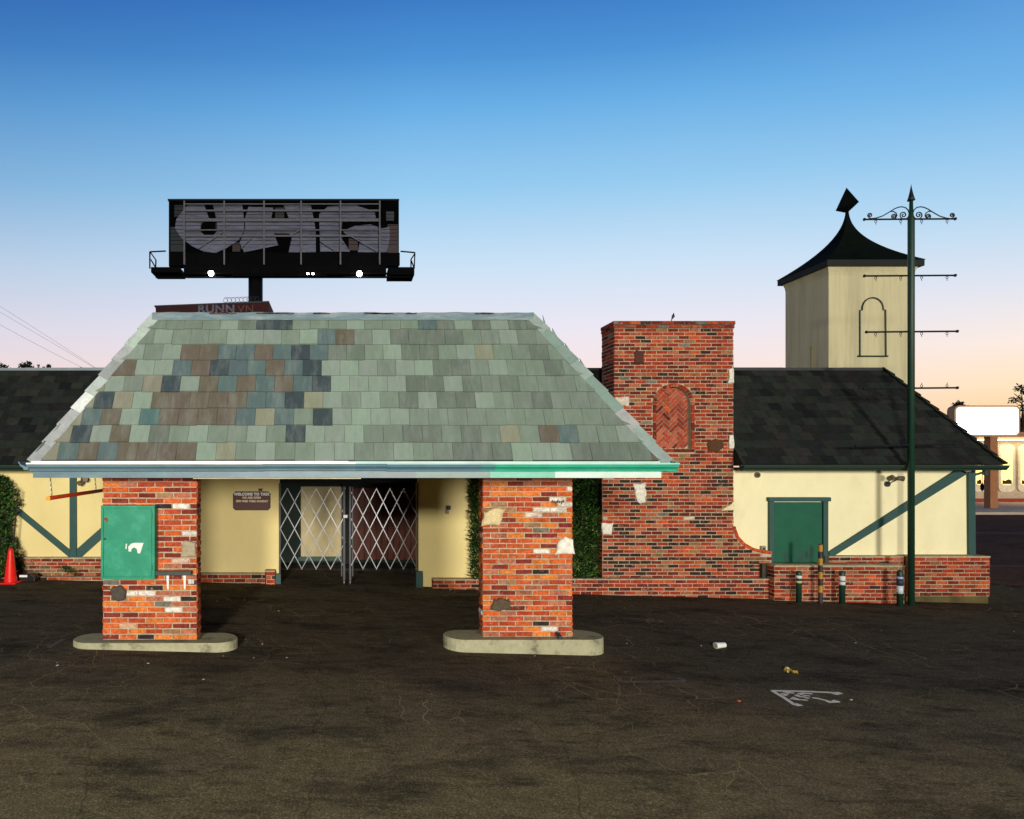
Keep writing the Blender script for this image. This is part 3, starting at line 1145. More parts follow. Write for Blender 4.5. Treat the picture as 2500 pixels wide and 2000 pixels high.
# walls, each stretch its own part
mb = MB()
mb.box(XL, GXL, WL, WL + .2, -.2, WTOP)
mb.build('wall', M_STUCCO, rest)
mb = MB()
mb.box(GXR, CHX0 + .1, WL, WL + .2, -.4, WTOP)
mb.build('wall', M_STUCCO, rest)
WXR = PX(2376, WR)
mb = MB()
mb.box(CHX1 - .1, WXR, WR, WR + .2, -.45, WTOP)
mb.build('wall', M_STUCCO_R, rest)
mb = MB()
mb.box(WXR - .2, WXR, WR + .2, 24, -.45, WTOP)
mb.box(XL, WXR - .2, 23.8, 24, -.45, WTOP)
mb.box(XL, XL + .2, WL + .2, 23.8, -.4, WTOP)
mb.build('wall', M_STUCCO_R, rest)

# roof tiles
rng = random.Random(11)
DT = [S(43, 47, 43), S(36, 39, 38), S(50, 50, 46), S(28, 30, 31), S(46, 51, 44), S(38, 38, 36)]


def pick_dark(r, k, u):
    c = rng.choices(DT, (5, 4, 3, 1.2, 4, 3))[0]
    return jit(c, rng, .08)


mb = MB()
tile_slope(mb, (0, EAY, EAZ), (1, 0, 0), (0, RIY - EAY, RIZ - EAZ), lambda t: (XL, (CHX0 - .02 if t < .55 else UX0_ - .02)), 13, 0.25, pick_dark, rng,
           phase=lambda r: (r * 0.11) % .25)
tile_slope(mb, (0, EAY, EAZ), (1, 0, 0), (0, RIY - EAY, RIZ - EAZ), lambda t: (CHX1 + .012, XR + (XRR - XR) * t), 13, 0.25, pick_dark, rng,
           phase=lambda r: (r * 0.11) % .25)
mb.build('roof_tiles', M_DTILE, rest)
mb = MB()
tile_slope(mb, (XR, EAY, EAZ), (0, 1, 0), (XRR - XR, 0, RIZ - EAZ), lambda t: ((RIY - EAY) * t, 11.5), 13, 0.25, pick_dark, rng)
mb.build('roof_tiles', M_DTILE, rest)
mb = MB()
d = .014
for q0, q1, r1, fy, fz in ((XL, CHX0 - .02, CHX0 - .02, EAY + .02, EAZ), (CHX1 + .012, XR, XRR, EAY + .02, EAZ), (CHX0 - .02, CHX1 + .012, CHX1 + .012, 13.26, EAZ + (RIZ - EAZ) * (13.26 - EAY) / (RIY - EAY))):
    mb.mesh([(q0, fy, fz - d), (q1, fy, fz - d), (q1, 24.2, EAZ - d), (q0, 24.2, EAZ - d),
             (q0, RIY, RIZ - d), (r1, RIY, RIZ - d), (r1, 24.0, RIZ - d), (q0, 24.0, RIZ - d)],
            [(0, 1, 5, 4), (1, 2, 6, 5), (3, 0, 4, 7), (4, 5, 6, 7), (2, 3, 7, 6), (0, 3, 2, 1)])
mb.build('roof_deck', M_DARKIN, rest)
# hip caps on the right
a, b = V(XR, EAY, EAZ), V(XRR, RIY, RIZ)
mb = MB()
K = 13
t = (b - a).normalized()
n = V(.62, -.62, .5).normalized()
w = t.cross(n).normalized()
for k in range(K):
    s0, s1 = (b - a).length * k / K, (b - a).length * (k + 1) / K + .03
    q = [a + t * s0 - w * .09 + n * .02, a + t * s0 + w * .09 + n * .02, a + t * s1 + w * .09, a + t * s1 - w * .09]
    tp = [a + t * s0 - w * .07 + n * .06, a + t * s0 + w * .07 + n * .06, a + t * s1 + w * .07 + n * .03, a + t * s1 - w * .07 + n * .03]
    if (q[1] - q[0]).cross(q[3] - q[0]).dot(n) < 0:
        q.reverse()
        tp.reverse()
    mb.hexa(q, tp, jit(DT[0], rng, .1))
mb.build('hip_cap_tiles', M_DTILE, rest)
mb = MB()
x = XL
while x < XRR - .05:      # ridge metal, pale on the left stretch
    x1 = min(x + 1.25, XRR)
    c = S(128, 138, 146) if x1 < -4 else (S(78, 84, 88) if x1 < 3 else S(40, 42, 42))
    mb.box(x + .002, x1, RIY - .05, RIY + .12, RIZ - .03, RIZ + .03 + rng.uniform(-.006, .006), c)
    x = x1
mb.build('ridge_metal', M_ATTR, rest)
# gutter and fascia (left of the canopy, and right of the chimney)
for x0, x1 in ((XL, EXL + 1.0), (CHX1 + .005, XR + .02)):
    mb = MB(S(26, 52, 40))
    q = [(x0, EAY + .02 - o * .9, EAZ - .112 + z) for o, z in GP]
    r = [(x1, EAY + .02 - o * .9, EAZ - .112 + z) for o, z in GP]
    for k in range(len(GP)):
        j = (k + 1) % len(GP)
        mb.face([q[k], q[j], r[j], r[k]])
    mb.face(q[::-1])
    mb.face(r)
    mb.build('gutter', M_ATTR, rest)
    mb = MB()
    mb.box(x0, x1 - .1, EAY + .03, EAY + .07, EAZ - .115, EAZ - .016)
    mb.build('fascia', mat('fascia_green', S(36, 62, 44), rough=.5, var=.15, scale=3, stretch=(1, 1, 6)), rest)
mb = MB()
mb.box(XL, CHX0 - .02, EAY + .075, WL + .3, EAZ - .075, EAZ - .06)
mb.box(CHX1 + .02, XR - .12, EAY + .075, WL + .3, EAZ - .075, EAZ - .06)
mb.build('soffit', M_DARKIN, rest)

# timbers
def timber(name, pts, Y, d=.045, m=M_TEAL):
    mb = MB()
    mb.prism([(PX(x, Y), PZ(y, Y)) for x, y in pts], Y - d, Y + .005)
    return mb.build(name, m, rest, bevel=.004)


timber('timber_post', [(172, 1362), (189, 1362), (188, 1140), (172, 1140)], WL, .05)
timber('timber_brace', [(171.5, 1361), (171.5, 1342), (0, 1201), (-15, 1206)], WL)
timber('timber_brace', [(189.5, 1362), (198, 1362), (400, 1180), (370, 1180), (189.5, 1340)], WL)
timber('timber_post', [(2361, 1356), (2377, 1356), (2375, 1140), (2359, 1140)], WR, .05)
timber('timber_brace', [(2021, 1364), (2358.5, 1156), (2358.5, 1141), (2344, 1139), (2021, 1347)], WR)
# bracket under the far corner
mb = MB()
mb.bar(P(2372, 1162, WR + .1), P(2402, 1153, WR + .1), .035, .05)
mb.bar(P(2405, 1140, WR + .1), P(2405, 1160, WR + .1), .06, .06)
mb.build('eave_bracket', M_TEAL, rest)

# shutter door of the right wing
DY = WR - .03
mb = MB()
x0, x1, z0, z1 = PX(1888, DY), PX(2008, DY), PZ(1384, DY), PZ(1226, DY)
mb.box(x0, x1, WR - .02, WR + .01, z0, z1)
sd = mb.build('shutter_door', M_GREEN, rest)
mb = MB()
fz = PZ(1224, DY)
mb.box(PX(1877, DY), x0 - .001, WR - .06, WR + .01, z0, fz)
mb.box(x1 + .001, PX(2020, DY), WR - .06, WR + .01, z0, fz)
mb.box(PX(1874, DY), PX(2024, DY), WR - .09, WR + .01, fz + .001, PZ(1214, DY))
mb.build('door_frame', M_TEAL, sd, bevel=.006)
for (px, py, w, h) in ((1945, 1345, 26, 26), (1915, 1352, 20, 34), (1970, 1340, 16, 20)):
    mb = MB()
    mb.box(PX(px, DY), PX(px + w, DY), WR - .0225, WR - .0195, PZ(py + h, DY), PZ(py, DY))
    mb.build('paint_patch', mat('patch_teal', S(10, 76, 60), rough=.55, var=.2, scale=8), sd)

# brick bases
B_TAB = [(CB_RED, 9), (CB_DRED, 7), (CB_PINK, 3), (CB_OR, 3), (CB_TAN, 1.2), (CB_BRN, 1.6)]


def brick_base(x0, x1, yf, yb, z0, z1, seed, name='brick_base', cap=True, parent=None, tab=B_TAB, left=False, right=False):
    rng = random.Random(seed)
    parent = parent or rest
    core = MB()
    core.box(x0 + .006, x1 - .006, yf + .008, yb, z0, z1)
    if cap:
        core.box(x0, x1, yf - .006, yb, z1, z1 + .022)
    c = core.build(name, M_MORTAR, parent)
    mb = MB()
    pick = chooser(tab, rng)
    bricks(mb, (x0, yf + .008, z0), (1, 0, 0), (0, 0, 1), (0, -1, 0), x1 - x0, z1 - z0, pick, rng, course=.072, depth=.009)
    if right:
        bricks(mb, (x1 - .006, yf, z0), (0, 1, 0), (0, 0, 1), (1, 0, 0), yb - yf, z1 - z0, pick, rng, course=.072, depth=.008)
    if left:
        bricks(mb, (x0 + .006, yb, z0), (0, -1, 0), (0, 0, 1), (-1, 0, 0), yb - yf, z1 - z0, pick, rng, course=.072, depth=.008)
    mb.build('brickwork', M_BRICK, c)
    return c


OLD = [(CB_DRED, 6), (CB_TAN, 5), (CB_RED, 4), (S(120, 92, 66), 5), (CB_PINK, 2), (S(180, 160, 100), .7)]
brick_base(XL, PX(300, 12.8), 12.78, WL, gz(-6) - .1, PZ(1364, 12.78), 41, tab=OLD)
brick_base(XL, PX(300, 12.6), 12.62, 12.76, gz(-6) - .15, PZ(1409, 12.62), 42, cap=False)
brick_base(PX(440, 12.8), PX(648, 12.8), 12.76, WL, -.1, PZ(1403, 12.76), 43)
brick_base(PX(648, 12.75) + .01, PX(672, 12.75), 12.7, WL, -.1, PZ(1396, 12.7), 46, right=True)
brick_base(PX(1056, 12.75), PX(1200, 12.75), 12.7, WL, -.25, PZ(1417, 12.7), 44, left=True)
mb = MB()
mb.box(PX(672, 12.8) + .01, GXL + .03, 12.78, WL, -.05, PZ(1402, 12.78))
mb.build('door_plinth', M_TEAL, rest)
mb = MB()
mb.box(GXR - .03, GXR + .1, 12.78, WL, -.15, PZ(1396, 12.78))
mb.build('door_plinth', M_TEAL, rest)
# right wing base: courses above the planter line, and the full height end block
brick_base(PX(2022, 12.7), PX(2212, 12.7), 12.68, WR, -.5, PZ(1361, 12.68), 47)
BX1 = PX(2415, 12.6)
brick_base(PX(2212, 12.62) + .02, BX1, 12.58, WR + .05, PZ(1456, 12.58), PZ(1361, 12.58), 48, right=True)
mb = MB()
mb.box(PX(2212, 12.6), BX1 - .02, 12.6, WR + .05, gz(14) - .1, PZ(1456, 12.58))
mb.build('concrete_footing', mat('mossy_footing', S(92, 82, 46), rough=.95, var=.25, scale=4, bump=.3), rest)
# curved low brick wing and utility pillar between chimney and door, see chimney below

# --- vestibule behind the gate
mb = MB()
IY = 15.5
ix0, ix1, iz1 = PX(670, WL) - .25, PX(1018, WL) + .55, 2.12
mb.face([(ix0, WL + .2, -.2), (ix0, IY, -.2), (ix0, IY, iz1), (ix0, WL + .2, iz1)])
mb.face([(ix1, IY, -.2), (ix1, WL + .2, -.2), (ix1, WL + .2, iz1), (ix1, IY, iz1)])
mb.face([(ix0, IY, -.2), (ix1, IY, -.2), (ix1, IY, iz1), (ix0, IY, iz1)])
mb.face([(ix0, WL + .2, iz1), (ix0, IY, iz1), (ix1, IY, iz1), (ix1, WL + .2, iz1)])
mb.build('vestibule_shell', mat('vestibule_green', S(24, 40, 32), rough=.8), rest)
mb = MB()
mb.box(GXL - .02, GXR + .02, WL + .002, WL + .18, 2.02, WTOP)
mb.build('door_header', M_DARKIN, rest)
mb = MB()
mb.box(PX(735, IY), PX(833, IY), IY - .06, IY - .01, PZ(1358, IY), PZ(1188, IY))
mb.build('cream_panel', mat('panel_cream', S(206, 190, 146), rough=.8, var=.12, scale=2), rest)
mb = MB()
mb.box(PX(728, IY), PX(840, IY), IY - .1, IY - .07 + .06, PZ(1368, IY), PZ(1358.5, IY))
mb.build('panel_sill', M_TEAL, rest)
mb = MB()
mb.box(PX(835, IY), PX(862, IY), IY - .2, IY - .01, -.1, iz1)
mb.build('door_jamb', M_DARKIN, rest)
dx0, dx1 = PX(862, IY), PX(1030, IY)
for i in range(2):
    a0, a1 = dx0 + (dx1 - dx0) * i / 2 + .004, dx0 + (dx1 - dx0) * (i + 1) / 2 - .004
    mb = MB()
    for k in range(6):
        b0, b1 = a0 + (a1 - a0) * k / 6 + .002, a0 + (a1 - a0) * (k + 1) / 6 - .002
        mb.box(b0, b1, IY - .07, IY - .01, PZ(1366, IY), PZ(1192, IY))
    dd = mb.build('plank_door', M_WOOD, rest, bevel=.006)
    mb = MB()
    cxr = a1 - .12 if i == 0 else a0 + .12
    ring = [V(cxr + .045 * math.cos(q), IY - .085, .98 + .05 * math.sin(q)) for q in [2 * math.pi * j / 14 for j in range(15)]]
    mb.tube(ring, .012, 6, cap=False)
    mb.build('ring_handle', M_BLACK, dd)
mb = MB()
mb.box(ix0, ix1, IY - .9, IY, -.2, PZ(1380, IY - .4))
mb.build('door_step', mat('step_dark', S(34, 32, 30), rough=.9, var=.2), rest)

# --- chimney
chim = MB()
CY0 = 12.65
UX0 = PX(1500, CY0)          # upper stack, left edge
SHZ = PZ(1110, CY0)          # shoulder, hidden behind the canopy
CTOP = PZ(793, CY0)
CZ0 = -.35
NX0, NX1 = PX(1602, CY0), PX(1687, CY0)
NC, NR = (NX0 + NX1) / 2, (NX1 - NX0) / 2
NB, NT = PZ(1096, CY0), PZ(945, CY0)
NS = NT - NR                 # springing line
yb_l, yb_u = 13.45, 13.3
RIDGE_BACK = 13.25
# mortar shell with the niche left open
def shell_front(mb, y):
    n = 24
    mb.face([(CHX0, y, CZ0), (CHX1, y, CZ0), (CHX1, y, NB), (CHX0, y, NB)])
    mb.face([(CHX0, y, NB), (UX0 - 0, y, NB), (UX0, y, SHZ), (CHX0, y, SHZ)]) if SHZ > NB else None
    mb.face([(UX0, y, NB), (NX0, y, NB), (NX0, y, CTOP), (UX0, y, CTOP)])
    mb.face([(NX1, y, NB), (CHX1, y, NB), (CHX1, y, CTOP), (NX1, y, CTOP)])
    for i in range(n):
        u0, u1 = NX0 + 2 * NR * i / n, NX0 + 2 * NR * (i + 1) / n
        h0 = NS + math.sqrt(max(0, NR ** 2 - (u0 - NC) ** 2))
        h1 = NS + math.sqrt(max(0, NR ** 2 - (u1 - NC) ** 2))
        mb.face([(u0, y, h0), (u1, y, h1), (u1, y, CTOP), (u0, y, CTOP)])


shell_front(chim, CY0)
ND = .10
n = 24
arc = [(NC + NR * math.cos(math.pi * i / n), NS + NR * math.sin(math.pi * i / n)) for i in range(n + 1)]
outl = [(NX1, NB)] + arc + [(NX0, NB)]
for i in range(len(outl)):
    (xa, za), (xb, zb) = outl[i], outl[(i + 1) % len(outl)]
    chim.face([(xa, CY0, za), (xb, CY0, zb), (xb, CY0 + ND, zb), (xa, CY0 + ND, za)])
chim.face([(x, CY0 + ND, z) for x, z in outl])
sh = SHZ - .05
for pts in ([(CHX0, CY0, CZ0), (CHX0, yb_l, CZ0), (CHX0, yb_l, sh), (CHX0, CY0, sh)],
            [(UX0, CY0, sh), (UX0, RIDGE_BACK, sh), (UX0, RIDGE_BACK, CTOP), (UX0, CY0, CTOP)],
            [(CHX1, RIDGE_BACK, CZ0), (CHX1, CY0, CZ0), (CHX1, CY0, CTOP), (CHX1, RIDGE_BACK, CTOP)],
            [(UX0, RIDGE_BACK, CZ0), (CHX1, RIDGE_BACK, CZ0), (CHX1, RIDGE_BACK, CTOP), (UX0, RIDGE_BACK, CTOP)],
            [(CHX0, CY0, sh), (CHX0, yb_l, sh), (UX0 + .01, yb_l, SHZ + .05), (UX0 + .01, CY0, SHZ + .05)],
            [(UX0, CY0, CTOP), (UX0, RIDGE_BACK, CTOP), (CHX1, RIDGE_BACK, CTOP), (CHX1, CY0, CTOP)]):
    chim.face(pts)
chimney = chim.build('chimney', M_MORTAR, rest)

rng = random.Random(77)
base_pick = chooser([(CB_RED, 10), (CB_DRED, 6), (CB_PINK, 4), (CB_OR, 4), (CB_BRN, 2.2), (CB_TAN, 2), (S(206, 186, 164), .5), (BR_GREY, .2)], rng)
upper_pick = chooser([(CB_RED, 11), (CB_DRED, 8), (CB_PINK, 3), (CB_OR, 1.5), (CB_BRN, 1.6), (CB_TAN, .6), (S(222, 206, 186), .6), (BR_GREY, .7)], rng)


def pickc(u, v):
    z = CZ0 + v
    if z > 2.6:
        return upper_pick(u, v)
    if rng.random() < .17 and z > .2:
        return jit(CB_BRN, rng, .08)
    return base_pick(u, v)


SKX = PX(1884, CY0) - CHX0        # reach of the swept wing
SZ0, SZ1 = PZ(1352, CY0) - CZ0, PZ(1285, CY0) - CZ0
SU = CHX1 - CHX0


def sweep_u(v):
    """right edge of the brickwork at height v: a concave sweep down to the low wing"""
    if v <= SZ0:
        return SKX
    if v >= SZ1:
        return SU
    t = (SZ1 - v) / (SZ1 - SZ0)
    return SU + (SKX - SU) * (1 - math.sqrt(max(0, 1 - t * t)))


RO = NR + .075


def clipc(a, b, v0, v1):
    z = CZ0 + (v0 + v1) / 2
    lo = 0.0 if z < sh else UX0 - CHX0
    hi = min(sweep_u(v0), sweep_u(v1)) - .006 if (v0 + v1) / 2 < SZ1 else SU
    a, b = max(a, lo), min(b, hi)
    if b <= a:
        return []
    if NB - .07 < z < NS + RO:
        hw = RO if z < NS else math.sqrt(max(0, RO ** 2 - (z - NS) ** 2))
        u0, u1 = NC - hw - CHX0, NC + hw - CHX0
        return [(a, min(b, u0)), (max(a, u1), b)]
    return [(a, b)]


mb = MB()
bricks(mb, (CHX0, CY0 + .001, CZ0), (1, 0, 0), (0, 0, 1), (0, -1, 0), SKX, CTOP - CZ0, pickc, rng, pitch=.212, course=.072, clip=clipc, depth=.010)
dark_pick = chooser([(CB_RED, 6), (CB_DRED, 8), (CB_BRN, 2), (BR_GREY, .7)], rng)
bricks(mb, (UX0 + .001, RIDGE_BACK, sh), (0, -1, 0), (0, 0, 1), (-1, 0, 0), RIDGE_BACK - CY0, CTOP - sh, dark_pick, rng, course=.072, depth=.012)
bricks(mb, (CHX0 + .001, yb_l, CZ0), (0, -1, 0), (0, 0, 1), (-1, 0, 0), yb_l - CY0, sh - CZ0, dark_pick, rng, course=.072, depth=.012)
bricks(mb, (CHX1 - .001, CY0, CZ0), (0, 1, 0), (0, 0, 1), (1, 0, 0), RIDGE_BACK - CY0, CTOP - CZ0, dark_pick, rng, course=.072, depth=.012)
mb.build('brickwork', M_BRICK, chimney)
# corbelled top courses
mb = MB()
for k, (pr, z) in enumerate(((.02, CTOP - .072), (.032, CTOP))):
    x0, x1, y0, y1 = UX0 - pr, CHX1 + pr, CY0 - pr, RIDGE_BACK
    bricks(mb, (x0, y0 + .008, z), (1, 0, 0), (0, 0, 1), (0, -1, 0), x1 - x0, .07, upper_pick, rng, depth=.008, ph=.1 * k)
    bricks(mb, (x0 + .008, y1, z), (0, -1, 0), (0, 0, 1), (-1, 0, 0), y1 - y0, .07, dark_pick, rng, depth=.008)
    bricks(mb, (x1 - .008, y0, z), (0, 1, 0), (0, 0, 1), (1, 0, 0), y1 - y0, .07, dark_pick, rng, depth=.008)
    mb.box(x0 + .008, x1 - .008, y0 + .008, y1, z - .001, z + .069, S(120, 100, 84))
mb.box(UX0 + .3, UX0 + 1.4, CY0 + .1, CY0 + .6, CTOP + .069, CTOP + .095, S(90, 84, 78))
mb.build('corbel_cap', M_BRICK, chimney)
# arch ring and jambs
mb = MB()
na = 19
Uu, Vz, Nn = V(1, 0, 0), V(0, 0, 1), V(0, -1, 0)
for i in range(na):
    a0, a1 = math.pi * (i + .06) / na, math.pi * (i + .94) / na
    q = [(NC + r * math.cos(a), NS + r * math.sin(a)) for r, a in ((NR + .002, a0), (RO - .008, a0), (RO - .008, a1), (NR + .002, a1))]
    mb.prism_frame(q, (0, CY0, 0), Uu, Vz, Nn, -.01, .016, jit(rng.choice((CB_RED, CB_DRED, CB_PINK)), rng))
hj = (NS - NB) / 5
for i in range(5):
    for x0, x1 in ((NX0 - .066, NX0 - .002), (NX1 + .002, NX1 + .066)):
        z0 = NB + i * hj
        mb.prism_frame([(x0, z0 + .004), (x1, z0 + .004), (x1, z0 + hj - .004), (x0, z0 + hj - .004)], (0, CY0, 0), Uu, Vz, Nn, -.01, .016,
                       jit(rng.choice((CB_RED, CB_DRED)), rng))
for i in range(4):
    x0, x1 = NX0 - .066 + (2 * NR + .132) * i / 4, NX0 - .066 + (2 * NR + .132) * (i + 1) / 4
    mb.prism_frame([(x0 + .004, NB - .066), (x1 - .004, NB - .066), (x1 - .004, NB - .003), (x0 + .004, NB - .003)], (0, CY0, 0), Uu, Vz, Nn, -.01, .02,
                   jit(rng.choice((CB_RED, CB_DRED)), rng))
mb.build('niche_surround', M_BRICK, chimney)
# herringbone infill
mb = MB()
w = .066
c45 = math.sqrt(.5)
E1, E2 = V(c45, 0, c45), V(-c45, 0, c45)
hb = chooser([(S(176, 76, 50), 8), (S(150, 62, 44), 5), (S(190, 100, 72), 5), (CB_DRED, 1.5), (S(216, 100, 40), .6)], rng)
org = V(NC, CY0 + ND - .002, NB + .4)


def inside(x, z, m=0.0):
    if z < NB + m or abs(x - NC) > NR - m:
        return False
    return z < NS or (x - NC) ** 2 + (z - NS) ** 2 < (NR - m) ** 2


for i in range(-30, 31):
    for j in range(-30, 31):
        k = (i - j) % 6
        if k == 0:
            rect = (i, i + 3, j, j + 1)
        elif k == 5:
            rect = (i, i + 1, j, j + 3)
        else:
            continue
        a0, a1, b0, b1 = [q * w for q in rect]
        g_ = .005
        a0, a1, b0, b1 = a0 + g_, a1 - g_, b0 + g_, b1 - g_
        cc = org + E1 * ((a0 + a1) / 2) + E2 * ((b0 + b1) / 2)
        # keep whatever touches the opening, then trim the quad to it
        q = []
        steps = 6
        ring = [(a0 + (a1 - a0) * s / steps, b0) for s in range(steps)] + [(a1, b0 + (b1 - b0) * s / steps) for s in range(steps)] + \
               [(a1 - (a1 - a0) * s / steps, b1) for s in range(steps)] + [(a0, b1 - (b1 - b0) * s / steps) for s in range(steps)]
        pts = []
        cnt = 0
        for (aa, bb) in ring:
            p = org + E1 * aa + E2 * bb
            if inside(p.x, p.z, .004):
                cnt += 1
                pts.append((p.x, p.z))
        if cnt >= 5:
            mb.prism_frame(pts, (0, CY0 + ND, 0), Uu, Vz, Nn, -.003, .012 + rng.uniform(-.003, .003), hb(0, 0))
mb.build('herringbone_panel', M_BRICK, chimney)
# swept wing: core + cap course
core = []
N_ = 16
for i in range(N_ + 1):
    v = SZ0 + (SZ1 - SZ0) * i / N_
    core.append((CHX0 + sweep_u(v), CZ0 + v))
mb = MB()
mb.prism([(CHX1 - .02, CZ0), (CHX0 + SKX - .004, CZ0)] + [(x - .004, z - .004) for x, z in core] + [(CHX1 - .02, CZ0 + SZ1)], CY0 + .002, WR)
wing = mb.build('swept_wing', M_MORTAR, chimney)
mb = MB()
L_ = [0]
for i in range(N_):
    L_.append(L_[-1] + math.dist(core[i], core[i + 1]))
def at_len(s):
    for i in range(N_):
        if L_[i + 1] >= s:
            t = (s - L_[i]) / (L_[i + 1] - L_[i])
            return V(core[i][0] + (core[i + 1][0] - core[i][0]) * t, 0, core[i][1] + (core[i + 1][1] - core[i][1]) * t)
    return V(core[-1][0], 0, core[-1][1])
s = 0
while s < L_[-1] - .03:
    a_, b_ = at_len(s + .006), at_len(min(s + .19, L_[-1]) - .006)
    tt = (b_ - a_).normalized()
    nn = V(-tt.z, 0, tt.x)
    if nn.z < 0:
        nn = -nn
    c_ = (a_ + b_) / 2 + nn * .016
    mb.obox((c_.x, (CY0 + WR) / 2 - .012, c_.z), (b_ - a_) / 2, nn * .03, V(0, (WR - CY0) / 2, 0), jit(rng.choice((CB_RED, CB_OR, S(196, 74, 42))), rng))
    s += .195
mb.build('cap_course', M_BRICK, chimney)


def R3(x, y):
    px, py = 1300 + x / 3.08, 700 + y / 3.08
    return (PX(px, CY0), PZ(py, CY0))


def R8(x, y):
    px, py = 1380 + x / 4.146, 1180 + y / 4.146
    return (PX(px, CY0), PZ(py, CY0))


Oc = (0, CY0 - .002, 0)
WH = S(234, 230, 214)
for pts, f, c, lb in ((((770, 580), (765, 500), (785, 472), (830, 500), (835, 585)), R3, S(88, 54, 44), 'dark red brown stone high on the stack'),
                      (((620, 880), (620, 830), (725, 828), (725, 910)), R3, S(214, 204, 186), 'pale stone beside the canopy hip'),
                      (((1320, 1235), (1310, 1175), (1370, 1140), (1425, 1160), (1432, 1215), (1385, 1250)), R3, S(92, 62, 38), 'round dark brown boulder'),
                      (((1468, 725), (1470, 620), (1506, 618), (1508, 725)), R3, WH, 'white corner stone level with the roof ridge'),
                      (((1472, 1215), (1478, 1115), (1508, 1112), (1510, 1215)), R3, WH, 'white corner stone above the eave'),
                      (((800, 1635), (770, 1560), (752, 1480), (842, 1476), (850, 1530), (848, 1628)), R3, WH, 'tall white stone below the canopy gutter'),
                      (((372, 515), (365, 405), (485, 402), (465, 515)), R8, WH, 'square white stone at the left edge'),
                      (((1570, 280), (1610, 240), (1670, 210), (1702, 175), (1705, 280)), R8, S(240, 228, 180), 'cream wedge stone at the right edge')):
    stone('set_stone', [f(*q) for q in pts], Oc, Uu, Vz, Nn, c, chimney, label=lb, th=.034)
# small brown utility pier beside the low wing
mb = MB()
mb.box(PX(1858, 12.6), PX(1884, 12.6), 12.56, 12.64, PZ(1412, 12.56), PZ(1377, 12.56))
mb.build('junction_box', mat('brown_box', S(70, 60, 46), rough=.8, var=.2), rest)

# --- planter walls along the building
tw = thing('brick_planter_wall', (PX(1640, 12.5), 12.5, gz(5)), 'low three course red brick planter wall below chimney and hedge', 'planter wall')
brick_base(PX(1200, 12.5), PX(1888, 12.5), 12.5, 12.62, -.42, PZ(1416, 12.5), 51, name='wall_core', parent=tw, left=True)
tw2 = thing('brick_planter_wall', (PX(2050, 12.3), 12.3, gz(9)), 'taller red brick planter wall behind green bollards under the shutter door', 'planter wall')
brick_base(PX(1888, 12.36) + .015, PX(2210, 12.36), 12.36, 12.66, -.5, PZ(1384, 12.36), 52, name='wall_core', parent=tw2, left=True, right=True)
mb = MB()
mb.box(PX(1890, 12.36) + .05, PX(2208, 12.36), 12.40, 12.66, PZ(1384, 12.36) + .022, PZ(1384, 12.36) + .03)
mb.build('mortar_cap', M_MORTAR, tw2)

# ------------------------------------------------------------------ folding gates
GYp = WL - .06


def gate(px0, px1, nh, flip, label):
    x0, x1 = PX(px0, GYp), PX(px1, GYp)
    z0, z1 = PZ(1389, GYp), PZ(1193, GYp)
    root = thing('folding_gate', ((x0 + x1) / 2, GYp, gz(0)), label, 'gate', 'scissor gates across the entrance')
    hw = (x1 - x0) / nh
    hh = (z1 - z0) / 6
    mb = MB()
    # bars of slope +1 and -1 through lattice nodes, clipped to the leaf
    for k in range(-6, nh + 1):
        for sg in (1, -1):
            if (k % 2) != flip:
                continue
            pts = []
            for j in range(7):
                i = k + (j if sg > 0 else 6 - j)
                if 0 <= i <= nh:
                    pts.append((i, j))
            if len(pts) < 2:
                continue
            a, b = pts[0], pts[-1]
            yo = -.012 if sg > 0 else .012
            pa, pb = V(x0 + a[0] * hw, GYp + yo, z0 + a[1] * hh), V(x0 + b[0] * hw, GYp + yo, z0 + b[1] * hh)
            t = (pb - pa).normalized() * .012
            mb.bar(pa - t, pb + t, .017, .007)
    for i in range(nh + 1):
        for j in range(7):
            if (i - j) % 2 == flip:
                p = V(x0 + i * hw, GYp, z0 + j * hh)
                mb.tube([p + V(0, -.02, 0), p + V(0, .02, 0)], .008, 6)
    mb.build('lattice', M_STEEL, root)
    return root, x0, x1


g1, ga0, ga1 = gate(684, 842, 9, 1, 'left leaf of silver folding scissor gate before the cream panel')
g2, gb0, gb1 = gate(853, 1018, 10, 0, 'right leaf of silver folding scissor gate before the brown plank doors')
for root, xs_ in ((g1, ga1 - .015), (g2, gb0 + .015)):
    mb = MB()
    gzz = gz(.1) + .08
    mb.bar((xs_, GYp - .02, gzz + .02), (xs_, GYp - .02, PZ(1188, GYp)), .04, .04)
    mb.bar((xs_ + .05 * (1 if root is g2 else -1), GYp, gzz + .1), (xs_ + .05 * (1 if root is g2 else -1), GYp, PZ(1190, GYp)), .022, .03)
    mb.build('gate_post', M_DSTEEL, root)
    mb = MB()
    mb.tube([(xs_ - .012, GYp - .02, gzz - .02), (xs_ + .012, GYp - .02, gzz - .02)], .045, 14)
    mb.build('caster', M_STEEL, root)
for root, xs_ in ((g1, ga0 - .01), (g2, gb1 + .012)):
    mb = MB()
    mb.bar((xs_, GYp + .02, gz(0) + .02), (xs_, GYp + .02, PZ(1180, GYp)), .03, .03)
    mb.build('hinge_post', M_DSTEEL, root)
mb = MB()
mb.box(ga1 - .03, ga1 + .05, GYp - .06, GYp - .042, PZ(1264, GYp), PZ(1257, GYp))
mb.build('padlock', M_WHITE, g1)

# ------------------------------------------------------------------ welcome sign
sy = WL - .05
sx0, sx1, sz0, sz1 = PX(569, sy), PX(660, sy), PZ(1246, sy), PZ(1200, sy)
sign = thing('welcome_sign', ((sx0 + sx1) / 2, sy, sz0), 'brown wooden board with clipped corners reading WELCOME TO TAIX beside the gate', 'sign')
ch = .05


